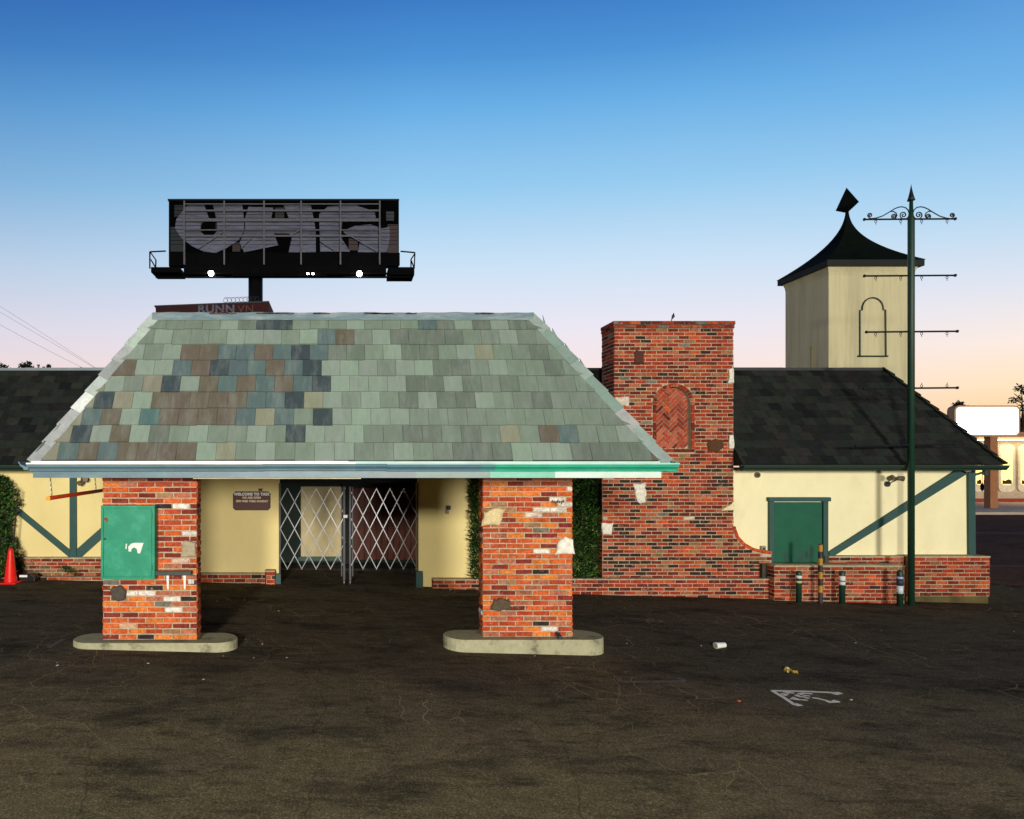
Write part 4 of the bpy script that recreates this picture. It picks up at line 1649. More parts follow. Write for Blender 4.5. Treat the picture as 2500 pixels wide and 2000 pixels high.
def octo(m):
    a0, a1, b0, b1 = sx0 + m, sx1 - m, sz0 + m, sz1 - m
    k = ch * .9
    return [(a0 + k, b0), (a1 - k, b0), (a1, b0 + k), (a1, b1 - k), (a1 - k, b1), (a0 + k, b1), (a0, b1 - k), (a0, b0 + k)]


mb = MB()
mb.prism(octo(0), sy - .01, WL - .002)
mb.build('board', mat('sign_edge', S(58, 28, 18), rough=.5), sign)
mb = MB()
mb.prism(octo(.022), sy - .016, sy - .0105)
mb.build('sign_face', M_SIGNW, sign)


def text_part(body, x, z, size, y, m, parent, align='CENTER', off=0.0, name='lettering', sx=1.0, rot=(math.pi / 2, 0, 0)):
    cu = bpy.data.curves.new(name, 'FONT')
    cu.body = body
    cu.size = size
    cu.align_x = align
    cu.extrude = .0015
    cu.offset = off
    cu.space_character = 1.08
    tmp = bpy.data.objects.new(name + '_tmp', cu)
    SC.collection.objects.link(tmp)
    dg = bpy.context.evaluated_depsgraph_get()
    me = bpy.data.meshes.new_from_object(tmp.evaluated_get(dg))
    bpy.data.objects.remove(tmp)
    me.materials.clear()
    me.materials.append(m)
    ob = bpy.data.objects.new(name, me)
    SC.collection.objects.link(ob)
    ob.rotation_euler = rot
    ob.scale = (sx, 1, 1)
    ob.parent = parent
    ob.location = V(x, y, z) - WLOC[parent.name]
    WLOC[ob.name] = V(x, y, z)
    return ob


smx = (sx0 + sx1) / 2
text_part("WELCOME TO TAIX", smx, PZ(1209.5, sy), .074, sy - .019, M_WHITE, sign, off=.005, sx=.98)
text_part("WE ARE OPEN", smx, PZ(1217.5, sy), .056, sy - .018, mat('faded_lettering', S(226, 208, 180), rough=.6, var=.1), sign, sx=.95, off=.003)
text_part("5PM WED THRU SUNDAY", smx + .01, PZ(1226, sy), .056, sy - .018, MATS['faded_lettering'], sign, sx=.92, off=.003)
mb = MB()
mb.box(PX(631, sy), PX(640, sy), sy + .01, WL - .001, PZ(1199, sy), PZ(1193, sy))
mb.build('mounting_block', M_WOOD, sign)

# small devices on the walls
mb = MB(S(40, 42, 48))
a = P(1094, 1240, WL)
mb.box(a.x - .04, a.x + .045, WL - .05, WL - .001, a.z - .035, a.z + .045)
mb.box(a.x - .055, a.x + .01, WL - .045, WL - .001, a.z - .12, a.z - .037, S(150, 150, 140))
tag(mb.build('door_intercom', M_ATTR, bevel=.004), 'small dark intercom box on the cream wall right of the gate', 'intercom')
mb = MB(S(150, 146, 130))
a = P(1860, 1340, WR)
mb.box(a.x - .04, a.x + .045, WR - .06, WR - .001, a.z - .06, a.z + .06)
mb.box(a.x - .02, a.x + .025, WR - .066, WR - .061, a.z - .03, a.z + .03, S(60, 58, 52))
tag(mb.build('outlet_box', M_ATTR, bevel=.004), 'small grey outlet box on wall between curved brick wing and green door', 'outlet')
mb = MB(S(96, 88, 56))
a = P(1848, 1160, WR)
mb.tube([(a.x, WR - .03, a.z), (a.x, WR - .001, a.z)], .055, 18)
mb.tube([(a.x, WR - .036, a.z), (a.x, WR - .031, a.z)], .03, 14, S(40, 34, 24))
tag(mb.build('wall_vent_cap', M_ATTR), 'small round brown vent cap high on the pale wall beside the chimney', 'vent')


def spot_pair(name, heads, mount, Y, label, white=False):
    root = thing(name, mount, label, 'floodlight')
    mb = MB()
    mb.tube([(mount.x, Y - .03, mount.z), (mount.x, Y - .001, mount.z)], .055, 16)
    mb.build('mount', M_DSTEEL, root)
    for h, dirv in heads:
        mb = MB()
        dv = Vector(dirv).normalized()
        mb.tube([Vector(mount) + V(0, -.03, 0), Vector(h)], .01, 6)
        mb.build('arm', M_DSTEEL, root)
        mb = MB()
        mb.lathe(Vector(h) - dv * .05, [(.02, 0), (.045, .03), (.045, .06), (.052, .11), (.05, .12)], 16, axis=dv)
        mb.build('lamp_head', mat('lamp_bronze', S(112, 100, 78), rough=.5), root, smooth=False)
    return root


m_ = P(2165, 1182, WR)
spot_pair('wall_floodlight', [(P(2196, 1168, WR - .14), (1, -.3, -.15)), (P(2172, 1168, WR - .14), (.2, -1, .4))], m_, WR,
          'twin head wall floodlight on the pale wall left of the tall sign pole')
m_ = P(205, 1170, WL)
spot_pair('wall_floodlight', [(P(199, 1178, WL - .14), (-.4, -1, -.3)), (P(208, 1171, WL - .14), (.4, -1, .1))], m_, WL,
          'small twin floodlight under the canopy beside the left wall timber post')
cam_t = thing('security_camera', P(2366, 1152, WR - .1), 'white dome security camera at the right wall corner under eave', 'security camera')
mb = MB()
a = P(2366, 1151, WR - .12)
mb.lathe(a + V(0, 0, -.01), [(.045, 0), (.075, .02), (.075, .06)], 18)
mb.build('housing', M_WHITE, cam_t, smooth=True)
mb = MB()
mb.lathe(a + V(.015, -.05, -.03), [(.005, 0), (.03, .01), (.04, .035), (.03, .06)], 14)
mb.build('lens_dome', M_BLACK, cam_t, smooth=True)

# ------------------------------------------------------------------ plants
def leaf(mb, p, d, n, L, W, col):
    d = d.normalized()
    s = d.cross(n)
    if s.length < 1e-4:
        s = d.orthogonal()
    s = s.normalized()
    a = p
    mb.face([a, a + d * L * .45 + s * W / 2, a + d * L, a + d * L * .45 - s * W / 2], col)


GREENS = [S(84, 118, 44), S(32, 62, 24), S(42, 76, 26), S(22, 46, 20), S(52, 86, 30), S(16, 34, 16)]


def hedge(name, fn, count, rng, label, cat, L=.1, W=.03, up=.5, stems=None, cols=GREENS, group=None):
    """fn(rng) -> (point, outward)"""
    root = None
    mb = MB()
    for _ in range(count):
        p, o = fn(rng)
        d = (o * .9 + V(rng.uniform(-1, 1), rng.uniform(-1, 1), rng.uniform(-.6, 1)) * .9 + V(0, 0, up)).normalized()
        leaf(mb, p, d, V(rng.uniform(-1, 1), rng.uniform(-1, 1), rng.uniform(-1, 1)), L * rng.uniform(.6, 1.3), W * rng.uniform(.7, 1.3),
             jit(rng.choice(cols), rng, .3))
    x = sum(v.x for v in mb.v) / len(mb.v)
    y = sum(v.y for v in mb.v) / len(mb.v)
    root = thing(name, (x, y, gz(x)), label, cat, group)
    mb.build('foliage', M_LEAF, root)
    if stems:
        sm = MB()
        for s_ in stems:
            sm.tube(s_, [.02 * (1 - .6 * i / (len(s_) - 1)) for i in range(len(s_))], 6)
        sm.build('stems', M_BARK, root)
    return root


rng = random.Random(5)


def hl(r):     # clipped column by the left edge of the picture
    while True:
        a = r.uniform(0, 2 * math.pi)
        z = r.random()
        rad = (.62 + .1 * math.sin(z * 9 + a * 2) + .07 * math.sin(a * 5)) * (1 - .35 * max(0, z - .75) / .25)
        rr = rad * math.sqrt(r.uniform(.45, 1))
        p = V(-6.98 + rr * math.cos(a), 12.6 + rr * .4 * math.sin(a), .18 + z * 1.98)
        return p, V(math.cos(a), math.sin(a), .2)


hedge('hedge', hl, 9000, rng, 'dense green upright hedge at the left edge behind the red cone', 'hedge', .085, .03, .25,
      [[(-6.6 + dx, 12.6, .1), (-6.6 + dx * 1.5, 12.6, 1), (-6.6 + dx * 2, 12.6, 1.9)] for dx in (-.2, 0, .18)])


def hr(r):     # hedge between right pillar and chimney, hanging over the planter
    x = r.uniform(PX(1150, 12.75), PX(1462, 12.75))
    z = r.random() ** .9
    bul = .10 + .06 * math.sin(x * 7) + .08 * math.sin(z * 11 + x * 3)
    y = 12.88 - r.uniform(0, max(.03, bul + .06))
    return V(x, y, .12 + z * 2.1), V(0, -1, .0)


hedge('climbing_hedge', hr, 24000, rng, 'dark green climbing hedge between the right pillar and the brick chimney', 'hedge', .13, .024, .4,
      [[(PX(1420, 12.8), 12.8, -.05), (PX(1424, 12.8), 12.78, .5), (PX(1405, 12.8), 12.8, 1.4)],
       [(PX(1440, 12.8), 12.8, -.05), (PX(1448, 12.8), 12.78, .6), (PX(1440, 12.8), 12.8, 1.5)]])
wd = P(160, 1393, 12.55)


def hw_(r):
    t = r.random()
    return V(wd.x - .1 + t * .3, wd.y + r.uniform(-.03, .03), gz(wd.x) + .24 - t * .12 + r.uniform(-.04, .04)), V(.3, -.6, .3)


hedge('weed', hw_, 130, rng, 'small dark green weed growing along the old brick base of the left wall', 'weed', .07, .02, .1)


def tree(name, x, y, h, cr, ch_, count, label, rng, lsize, lobes=7, cat='tree', group='trees far behind the roofs', cols=None, base=None):
    z0 = gz(x) if base is None else base
    root = thing(name, (x, y, z0), label, cat, group)
    mb = MB()
    mb.tube([(x, y, z0 - .1), (x + .1, y, z0 + h * .4), (x - .05, y, z0 + h * .9)], [cr * .12, cr * .09, cr * .02], 8)
    for k in range(7):
        a = rng.uniform(0, 6.28)
        zz = z0 + h - ch_ * rng.uniform(.3, .95)
        mb.tube([(x, y, zz - cr * .3), (x + cr * .7 * math.cos(a), y + cr * .7 * math.sin(a), zz + cr * .35)], [cr * .05, cr * .015], 5)
    mb.build('trunk', M_BARK, root)
    cl = []
    for _ in range(lobes):
        a, rr = rng.uniform(0, 6.28), cr * math.sqrt(rng.random()) * .7
        zz = rng.random()
        cl.append((V(x + rr * math.cos(a) * (1.1 - .6 * zz), y + rr * math.sin(a), z0 + h - ch_ + ch_ * (.15 + .75 * zz)), cr * rng.uniform(.28, .5)))
    mb = MB()
    cols = cols or [S(30, 36, 26), S(24, 28, 22), S(38, 42, 30)]
    for _ in range(count):
        c, r = rng.choice(cl)
        dv = V(rng.gauss(0, 1), rng.gauss(0, 1), rng.gauss(0, .8)).normalized() * r * rng.random() ** .4
        leaf(mb, c + dv, V(rng.uniform(-1, 1), rng.uniform(-1, 1), rng.uniform(-1, 1)), V(rng.uniform(-1, 1), rng.uniform(-1, 1), rng.uniform(-1, 1)),
             lsize * rng.uniform(.6, 1.4), lsize * .5, jit(rng.choice(cols), rng, .2))
    mb.build('crown', M_LEAF, root)
    return root


rng = random.Random(9)
Yt = 70


def tp(px, py, Y):
    q = P(px, py, Y)
    return q.x, q.z - gz(q.x)


for px, py, Y, crp, chp, cnt, ls, lb, lo in (
        (44, 866, 70, 52, 150, 5200, .4, 'round black tree silhouette above the roof ridge at left edge', 12),
        (8, 893, 74, 40, 90, 2400, .35, 'low dark tree silhouette at the left picture edge behind ridge', 8),
        (124, 888, 80, 10, 80, 500, .3, 'thin small tree tip above the left roof ridge', 6),
        (2347, 974, 60, 22, 90, 900, .3, 'dark tree clump just left of the glowing white sign', 8),
        (2268, 958, 62, 10, 80, 400, .3, 'small tree tip behind the right roof hip', 6),
        (2512, 1005, 66, 36, 150, 2400, .4, 'bushy dark tree right of the glowing white sign', 12)):
    x, h = tp(px, py, Y)
    s = Y / F
    tree('tree', x, Y, h, crp * s, chp * s, cnt, lb, rng, ls, lo)
x, h = tp(2496, 925, 56)
tree('tree', x, 56, h, 1.0, 5.0, 420, 'tall sparse tree with thin twigs at right picture edge', rng, .22, 9)


# ================================================================== TOWER
TY = 16.0
tx0, tx1 = PX(2023, TY), PX(2233, TY)
ty1 = TY + 1.55
tez = PZ(648, TY)
tower = thing('tower', ((tx0 + tx1) / 2, (TY + ty1) / 2, gz(13)), 'cream plaster tower with black curved pagoda roof and kite finial', 'tower')
mb = MB()
levels = [(0, gz(14) - .1), (0, tez - .25), (.012, tez - .15), (.04, tez - .06), (.08, tez - .01)]
ring = []
for o, z in levels:
    ring.append([(tx0 - o, TY - o, z), (tx1 + o, TY - o, z), (tx1 + o, ty1 + o, z), (tx0 - o, ty1 + o, z)])
for a, b in zip(ring, ring[1:]):
    for k in range(4):
        j = (k + 1) % 4
        mb.face([a[k], a[j], b[j], b[k]])
mb.build('wall', M_TOWER, tower)
apx, apy = (tx0 + tx1) / 2, (TY + ty1) / 2
az_ = PZ(515, apy)
ez = PZ(644, TY - .18)
mb = MB()
ov = .24
n = 18
rings = []
ov = .15
hx, hy = (tx1 - tx0) / 2 + ov, (ty1 - TY) / 2 + ov
for i in range(n + 1):
    t = i / n
    k = (1 - t) ** 2.15 * .93 + .048 * (1 - t) + .022
    z = ez + .12 + (az_ - ez - .12) * t
    rings.append([(apx - hx * k, apy - hy * k, z), (apx + hx * k, apy - hy * k, z), (apx + hx * k, apy + hy * k, z), (apx - hx * k, apy + hy * k, z)])
for a, b in zip(rings, rings[1:]):
    for q in range(4):
        j = (q + 1) % 4
        mb.face([a[q], a[j], b[j], b[q]])
mb.face(rings[-1])
k0 = rings[0]
x0_, y0_ = k0[0][0], k0[0][1]
x1_, y1_ = k0[2][0], k0[2][1]
mb.build('roof', mat('tower_roof_felt', S(14, 21, 17), rough=.95, var=.2, scale=3, spec=.04), tower)
mb = MB()
mb.box(x0_ + .02, x1_ - .02, y0_ + .02, y1_ - .02, ez - .03, ez + .119)
mb.build('eave_fascia', mat('tower_fascia', S(17, 25, 19), rough=.7, var=.15, scale=4), tower)
mb = MB()
zb, zt = az_ - .06, PZ(458, apy)
zm = zb + (zt - zb) * .26
r = .36
pts = [(apx + r * math.cos(a), apy + r * math.sin(a), zm + .05 * math.sin(a + .9)) for a in (math.radians(8 + 90 * q) for q in range(4))]
bt, tt_ = (apx, apy, zb), (apx - .03, apy, zt)
for q in range(4):
    j = (q + 1) % 4
    mb.face([pts[q], pts[j], tt_])
    mb.face([pts[j], pts[q], bt])
# cut the octahedron a little narrower than deep so that it reads as a kite
for v_ in mb.v:
    v_.x = apx + (v_.x - apx) * .54
mb.build('finial', MATS['tower_roof_felt'], tower)
# painted iron outline of an arched window
mb = MB()
yy = TY - .02


def tw_(x, y):
    return V(PX(x, yy), yy, PZ(y, yy))


path = [tw_(2100, 868), tw_(2100, 757), tw_(2105, 757)]
for i in range(13):
    a = math.pi - math.pi * i / 12
    path.append(tw_(2131 + 26 * math.cos(a), 754 - 27 * math.sin(a)))
path += [tw_(2157, 757), tw_(2162, 757), tw_(2163, 868)]
mb.tube(path, .017, 6)
mb.tube([tw_(2094, 870), tw_(2168, 870)], .02, 6)
mb.build('window_outline', M_DGREEN, tower)
mb = MB()
c0 = P(1988, 842, TY + .9)
mb.tube([(tx0 - .03, TY + .52, 3.2), (tx0 - .03, TY + .52, PZ(850, TY + .52)), (tx0 - .02, TY + .56, PZ(845, TY + .5))], .016, 6)
mb.build('conduit_pipe', mat('pale_pipe', S(190, 176, 120), rough=.7), tower)

# ================================================================== SIGN POLE
PY = 12.25
px_ = PX(2224.5, PY)
pz0 = gz(px_)
pole = thing('sign_pole', (px_, PY, pz0), 'tall dark green iron sign pole with spear tip, scrollwork and empty crossbars', 'sign pole')
mb = MB()
mb.lathe((px_, PY, pz0 - .1), [(.054, 0), (.054, PZ(535, PY) - pz0 + .1), (.046, PZ(530, PY) - pz0 + .1), (.034, PZ(526, PY) - pz0 + .1), (.028, PZ(490, PY) - pz0 + .1)], 18)
mb.build('pole', M_DGREEN, pole, smooth=True)
mb = MB()
mb.lathe((px_, PY, PZ(491, PY)), [(.03, 0), (.062, .01), (.045, .07), (.024, .17), (.008, .27), (.001, .32)], 14)
mb.build('spear_tip', M_BLACK, pole, smooth=True)
rng = random.Random(4)
for (yl, yr, xl, xr) in ((536, 534.5, 2110, 2332), (674, 672.5, 2110, 2332), (811, 809, 2115, 2337), (949, 947, 2110, 2337), (1090, 1084, 2090, 2330)):
    mb = MB()
    a, b = P(xl, yl, PY), P(xr, yr, PY)
    mb.tube([a, b], .017, 8)
    for e in (a, b):
        mb.lathe(e + V(-.02, 0, 0), [(.012, 0), (.028, .012), (.028, .03), (.012, .042)], 10, axis=(1, 0, 0))
    cb_ = mb.build('crossbar', M_BLACK, pole)
    if yl < 1000:
        for hx_ in (2138, 2199, 2250, 2312):
            t = (hx_ - xl) / (xr - xl)
            c = a.lerp(b, t)
            up = 1 if yl > 940 else -1
            mb = MB()
            ringp = [c + V(.022 * math.sin(q), 0, up * (.04 + .022 * math.cos(q))) for q in [2 * math.pi * i / 10 for i in range(11)]]
            mb.tube(ringp, .005, 5, cap=False)
            mb.tube([c + V(0, 0, up * .06), c + V(.005, 0, up * .10)], .005, 5)
            mb.build('hook', M_BLACK, cb_)


def sc(x, y):
    return P(2090 + x / 7.842, 440 + y / 7.842, PY)


def spiral(cx_, cy_, r0, r1, a0, turns, n=26):
    out = []
    for i in range(n + 1):
        t = i / n
        a = a0 + turns * 2 * math.pi * t
        r = r0 + (r1 - r0) * t
        out.append((cx_ + r * math.cos(a), cy_ + r * math.sin(a)))
    return out


for sg in (-1, 1):
    def X(x):       # mirrored about the pole
        return 1052 + sg * (x - 1052)
    paths = []
    big = [(1820, 738), (1720, 726), (1600, 688), (1480, 620), (1380, 556), (1300, 520), (1230, 510), (1160, 525), (1110, 570), (1088, 630), (1095, 690), (1130, 732), (1180, 742)]
    big += spiral(1198, 668, 74, 12, math.pi * .62, -1.55)
    paths.append(big)
    paths.append([(1440, 600), (1390, 598), (1340, 630), (1322, 680), (1345, 725), (1385, 740)] + spiral(1380, 690, 50, 8, math.pi * .5, -1.5))
    paths.append([(1720, 738), (1800, 738), (1850, 725), (1878, 690)] + spiral(1836, 672, 45, 8, math.pi * .1, -1.4))
    mb = MB()
    for pp in paths:
        mb.tube([sc(X(x), y) for x, y in pp], .0105, 6)
    mb.build('scrollwork', M_BLACK, pole)

# ------------------------------------------------------------------ bollards
def tape(mb, x, y, r, z0, z1, col):
    mb.tube([(x, y, z0), (x, y, z1)], r + .0025, 16, col)


bol_root = None
for i, (px, yt, Y, tapes, lb) in enumerate((
        (1950, 1394, 12.22, ((1405, 1412, S(226, 226, 222)), (1418, 1423, S(200, 190, 140))), 'green steel bollard under the shutter door with one white tape band'),
        (2056, 1394, 12.2, ((1406, 1418, S(228, 228, 226)), (1420, 1428, S(220, 222, 218))), 'green steel bollard right of the striped post with two white labels'),
        (2197, 1392, 12.1, ((1408, 1413, S(170, 190, 226)), (1413, 1430, S(46, 52, 70)), (1430, 1449, S(206, 222, 226))), 'green steel bollard with pale blue sticker beside the tall sign pole'))):
    x = PX(px, Y)
    zt = PZ(yt, Y)
    z0 = gz(x)
    root = thing('bollard', (x, Y, z0), lb, 'bollard', 'green bollards along the planter wall')
    mb = MB()
    r = .048
    mb.lathe((x, Y, z0 - .05), [(r, 0), (r, zt - z0 + .01), (r * .9, zt - z0 + .035), (r * .5, zt - z0 + .05), (.001, zt - z0 + .055)], 18)
    mb.build('post', M_DGREEN, root, smooth=True)
    for (y0, y1, c) in tapes:
        mb = MB(c)
        tape(mb, x, Y, r, PZ(y1, Y), PZ(y0, Y), c)
        mb.build('tape_band', M_ATTR, root, smooth=True)
Y = 12.2
x = PX(2003, Y)
root = thing('striped_post', (x, Y, gz(x)), 'yellow and black striped steel post in front of the shutter door', 'post')
mb = MB()
zt, z0 = PZ(1330, Y), gz(x) - .05
ns = 9
for k in range(ns):
    a, b = z0 + (zt - z0) * k / ns, z0 + (zt - z0) * (k + 1) / ns
    mb.tube([(x, Y, a), (x, Y, b)], .037, 16, S(186, 138, 34) if k % 2 == 0 and k else S(30, 32, 44))
mb.build('post', mat('worn_stripes', attr=True, rough=.55, var=.15, scale=20, dirt=S(120, 110, 90), dirt_amt=.5, dirt_scale=25), root)
mb = MB()
mb.lathe((x, Y, zt), [(.037, 0), (.033, .012), (.015, .018)], 14)
mb.build('post_cap', M_BLACK, root)

# ------------------------------------------------------------------ cone, bait station, litter
cb = V(PX(26, 12.2), 12.2, gz(-6.2))
cone = thing('traffic_cone', cb, 'bright red orange traffic cone beside the hedge at left edge', 'traffic cone')
mb = MB()
ht = 85 * cb.y / F
mb.lathe(cb + V(0, 0, .025), [(.125, 0), (.115, .02), (.045, ht * .88), (.034, ht - .03), (.026, ht - .025)], 22)
mb.build('cone_body', M_CONE, cone, smooth=True)
mb = MB()
mb.box(cb.x - .165, cb.x + .165, cb.y - .165, cb.y + .165, cb.z, cb.z + .028)
mb.build('cone_base', M_CONE, cone, bevel=.01)
a = V(PX(69, 12.45), 12.45, gz(-6))
bait = thing('bait_station', a, 'black plastic bait station with white label against the left brick base', 'bait box')
mb = MB()
mb.prism([(a.x - .17, a.z), (a.x + .17, a.z), (a.x + .17, a.z + .09), (a.x + .1, a.z + .145), (a.x - .15, a.z + .145), (a.x - .17, a.z + .12)], a.y - .1, a.y + .1)
mb.build('box_body', mat('black_plastic', S(26, 26, 28), rough=.35), bait, bevel=.012)
mb = MB()
mb.box(a.x - .12, a.x + .03, a.y - .1035, a.y - .1005, a.z + .09, a.z + .13)
mb.build('box_label', M_WHITE, bait)

cpos = G(1762, 1584)
mb = MB()
ax = V(1, .25, 0).normalized()
c = cpos + V(-.085, 0, .042)
mb.lathe(c, [(.042, 0), (.0445, .004), (.041, .008), (.034, .15), (.0, .15)], 20, axis=ax)
cup = thing('paper_cup', cpos, 'white paper cup lying on its side on the open asphalt', 'cup')
mb.build('cup_wall', M_WHITE, cup)
mb = MB()
mb.lathe(c - ax * .001, [(.036, 0), (.036, .001)], 18, axis=ax)
mb.build('cup_mouth', mat('cup_inside', S(170, 166, 156), rough=.8), cup)
wpos = G(1928, 1641)
mb = MB()
nx, ny = 9, 6
def wz(i, j):
    return .012 + .03 * math.sin(i * .7) * math.exp(-((i - 3) / 3) ** 2) + .012 * math.sin(j * 1.4 + i * .6)
for i in range(nx - 1):
    for j in range(ny - 1):
        def q(a, b):
            ww = .16 * (1 - .25 * abs(b - 2.5) / 2.5)
            return (wpos.x + (a / (nx - 1) - .5) * ww + b * .006, wpos.y + (b / (ny - 1) - .5) * .12, wpos.z + wz(a, b))
        col = S(226, 192, 62) if (i + j) % 5 else S(236, 226, 180)
        mb.face([q(i, j), q(i + 1, j), q(i + 1, j + 1), q(i, j + 1)], col)
        mb.face([V(*q(i, j)) - V(0, 0, .004), V(*q(i, j + 1)) - V(0, 0, .004), V(*q(i + 1, j + 1)) - V(0, 0, .004), V(*q(i + 1, j)) - V(0, 0, .004)], col)
tag(mb.build('food_wrapper', M_ATTR), 'crumpled yellow food wrapper on asphalt above the white sprayed arrows', 'wrapper')
rng = random.Random(8)
first = None
for (px, py) in ((700, 1606), (545, 1602), (139, 1618), (140, 1625), (362, 1620), (497, 1659), (620, 1606), (152, 1424), (600, 1560), (680, 1492), (640, 1573), (530, 1468), (560, 1480),
                 (1530, 1571), (2152, 1540), (2476, 1542), (2078, 1709), (1305, 1602), (1100, 1440), (2089, 1570), (1712, 1577)):
    p = G(px, py)
    s = rng.uniform(.005, .012)
    if first is None:
        mb = MB()
        o = V(0, 0, 0)
        mb.hexa([(-1.2, -.7, .0), (1.0, -.9, .0), (1.3, .6, .0), (-.8, .8, .0)], [(-1.1, -.6, .5), (.9, -.8, .3), (1.2, .6, .6), (-.8, .7, .4)])
        first = mb.build('litter_scrap', mat('litter_white', S(212, 206, 190), rough=.8, var=.1), origin=(0, 0, 0))
        ob = first
    else:
        ob = first.copy()
        SC.collection.objects.link(ob)
    ob.location = p + V(0, 0, .001)
    ob.scale = (s * 1.3, s, s)
    ob.rotation_euler = (0, 0, rng.uniform(0, 6))
    tag(ob, 'tiny scrap of white litter lying loose on the dark asphalt', 'litter', 'scattered white litter scraps')
p = G(1804, 1713)
mb = MB()
mb.obox(p + V(0, 0, .008), V(.012, .003, 0), V(-.003, .010, 0), V(0, 0, .005))
tag(mb.build('orange_scrap', mat('orange_peel', S(226, 96, 30), rough=.6)), 'tiny orange scrap on asphalt left of the white sprayed arrows', 'litter')

# sprig on the chimney top
a = P(1640, 792, 12.9)
mb = MB()
mb.tube([(a.x, 12.9, CTOP + .07), (a.x - .005, 12.9, CTOP + .15), (a.x + .02, 12.9, CTOP + .21)], .009, 6)
mb.tube([(a.x + .005, 12.9, CTOP + .17), (a.x + .03, 12.9, CTOP + .22), (a.x + .04, 12.9, CTOP + .29)], [.012, .03, .004], 6)
tag(mb.build('metal_sprig', M_BLACK), 'small dark leaf shaped sprig standing on the chimney top', 'ornament')

# ================================================================== BILLBOARD
BY = 41.0
bb = thing('billboard', (PX(692, BY), BY, gz(-4)), 'huge dark billboard seen from behind with grey graffiti letters and lit lamps', 'billboard')
x0, x1, z0, z1 = PX(412, BY), PX(974, BY), PZ(650, BY), PZ(487, BY)
mb = MB()
mb.box(x0, x1, BY, BY + .5, z0, z1)
mb.build('panel', mat('panel_back', S(4, 4, 6), rough=.95, var=.3, scale=1.2, spec=.05), bb)


def bz(x, y):
    return (PX(350 + x / 3.171, BY), PZ(460 + y / 3.171, BY))


M_GRAF = mat('graffiti_grey', S(104, 107, 124), rough=.9, var=.3, scale=2.5, stretch=(.5, 1, 4), spec=.1)
polys = [
    [(255, 240), (330, 140), (400, 120), (470, 125), (490, 180), (515, 250), (450, 270), (440, 330), (480, 370), (540, 365), (575, 330), (570, 260), (540, 130), (765, 125),
     (780, 240), (780, 330), (740, 400), (640, 465), (560, 500), (470, 490), (380, 450), (290, 380), (245, 310)],
    [(815, 140), (1005, 150), (990, 240), (1130, 240), (1085, 130), (1295, 125), (1320, 240), (1335, 330), (1335, 495), (1125, 495), (1150, 380), (1130, 352), (1010, 350), (1045, 440), (900, 470), (780, 495), (745, 420), (790, 320), (785, 240)],
    [(1360, 200), (1430, 140), (1640, 130), (1790, 180), (1800, 230), (1740, 240), (1600, 245), (1540, 230), (1535, 300), (1530, 380), (1600, 490), (1370, 490)],
    [(1545, 330), (1640, 290), (1760, 280), (1850, 310), (1905, 300), (1908, 380), (1885, 495), (1660, 495), (1680, 400), (1570, 365)],
]
for pl in polys:
    mb = MB()
    pts = [bz(*q) for q in pl][::-1]
    mb.prism(pts[::-1] if False else pts, BY - .012, BY - .002)
    mb.build('graffiti_letter', M_GRAF, bb)
for (xa, ya, xb, yb, c) in ((210, 300, 320, 490, S(18, 40, 50)), (1880, 180, 1940, 250, S(16, 48, 58)), (1890, 280, 1970, 580, S(60, 14, 18)), (1590, 390, 1660, 480, S(60, 14, 18)),
                            (690, 420, 750, 490, S(44, 14, 18)), (560, 270, 580, 350, S(18, 40, 50)), (1020, 150, 1090, 230, S(18, 30, 44)), (240, 130, 320, 220, S(14, 26, 36))):
    a, b = bz(xa, yb), bz(xb, ya)
    mb = MB(tuple(q * .4 for q in c[:3]) + (1,))
    mb.box(a[0], b[0], BY - .009, BY - .0015, a[1], b[1])
    mb.build('paint_patch', M_ATTR, bb)
mb = MB()
for k in range(1, 13):
    zz = z0 + (z1 - z0) * (.27 + .73 * k / 13)
    mb.box(x0 + .1, x1 - .1, BY - .016, BY - .001, zz - .014, zz + .014)
mb.build('board_seams', mat('seam_black', S(8, 8, 10), rough=.95, spec=.05), bb)
mb = MB()
for xx in (325, 632, 938, 1223, 1526, 1828):
    a, b = bz(xx, 600), bz(xx, 110)
    mb.box(a[0] - .045, a[0] + .045, BY - .3, BY - .2, a[1], b[1])
for yy, h in ((180, .05), (253, .09), (330, .03), (375, .05), (130, .03)):
    a, b = bz(330, yy), bz(1830, yy)
    mb.box(a[0], b[0], BY - .19, BY - .09, a[1] - h, a[1] + h)
for q in ((435, 470, 620, 345), (1370, 415, 1475, 485), (1550, 345, 1800, 490), (760, 470, 840, 390), (1140, 380, 1210, 330)):
    a, b = bz(q[0], q[1]), bz(q[2], q[3])
    mb.bar((a[0], BY - .15, a[1]), (b[0], BY - .15, b[1]), .06, .06)
mb.build('steel_framing', mat('frame_steel', S(96, 95, 102), rough=.7, var=.15), bb)
mb = MB()
a, b = bz(205, 600), bz(1985, 500)
mb.box(a[0], b[0], BY - .04, BY - .002, a[1], b[1])
mb.build('lower_skirt', mat('skirt_black', S(5, 5, 6), rough=.95, spec=.1), bb)
mb = MB()
a, b = bz(190, 95), bz(1980, 84)
mb.box(a[0], b[0], BY - .06, BY + .55, a[1], b[1])
mb.build('top_rail', mat('rail_dark', S(26, 26, 28), rough=.8), bb)
M_BK2 = mat('catwalk_black', S(7, 7, 9), rough=.9, spec=.08)
mb = MB()
a, b = bz(315, 690), bz(1880, 600)
mb.box(a[0], b[0], BY - .1, BY + .7, a[1] + .15, b[1])
for (xa, xb, ya, yb) in ((80, 300, 632, 672), (1890, 2090, 632, 690)):
    a, b = bz(xa, yb), bz(xb, ya)
    mb.box(a[0], b[0], BY - .6, BY + .9, a[1], b[1])
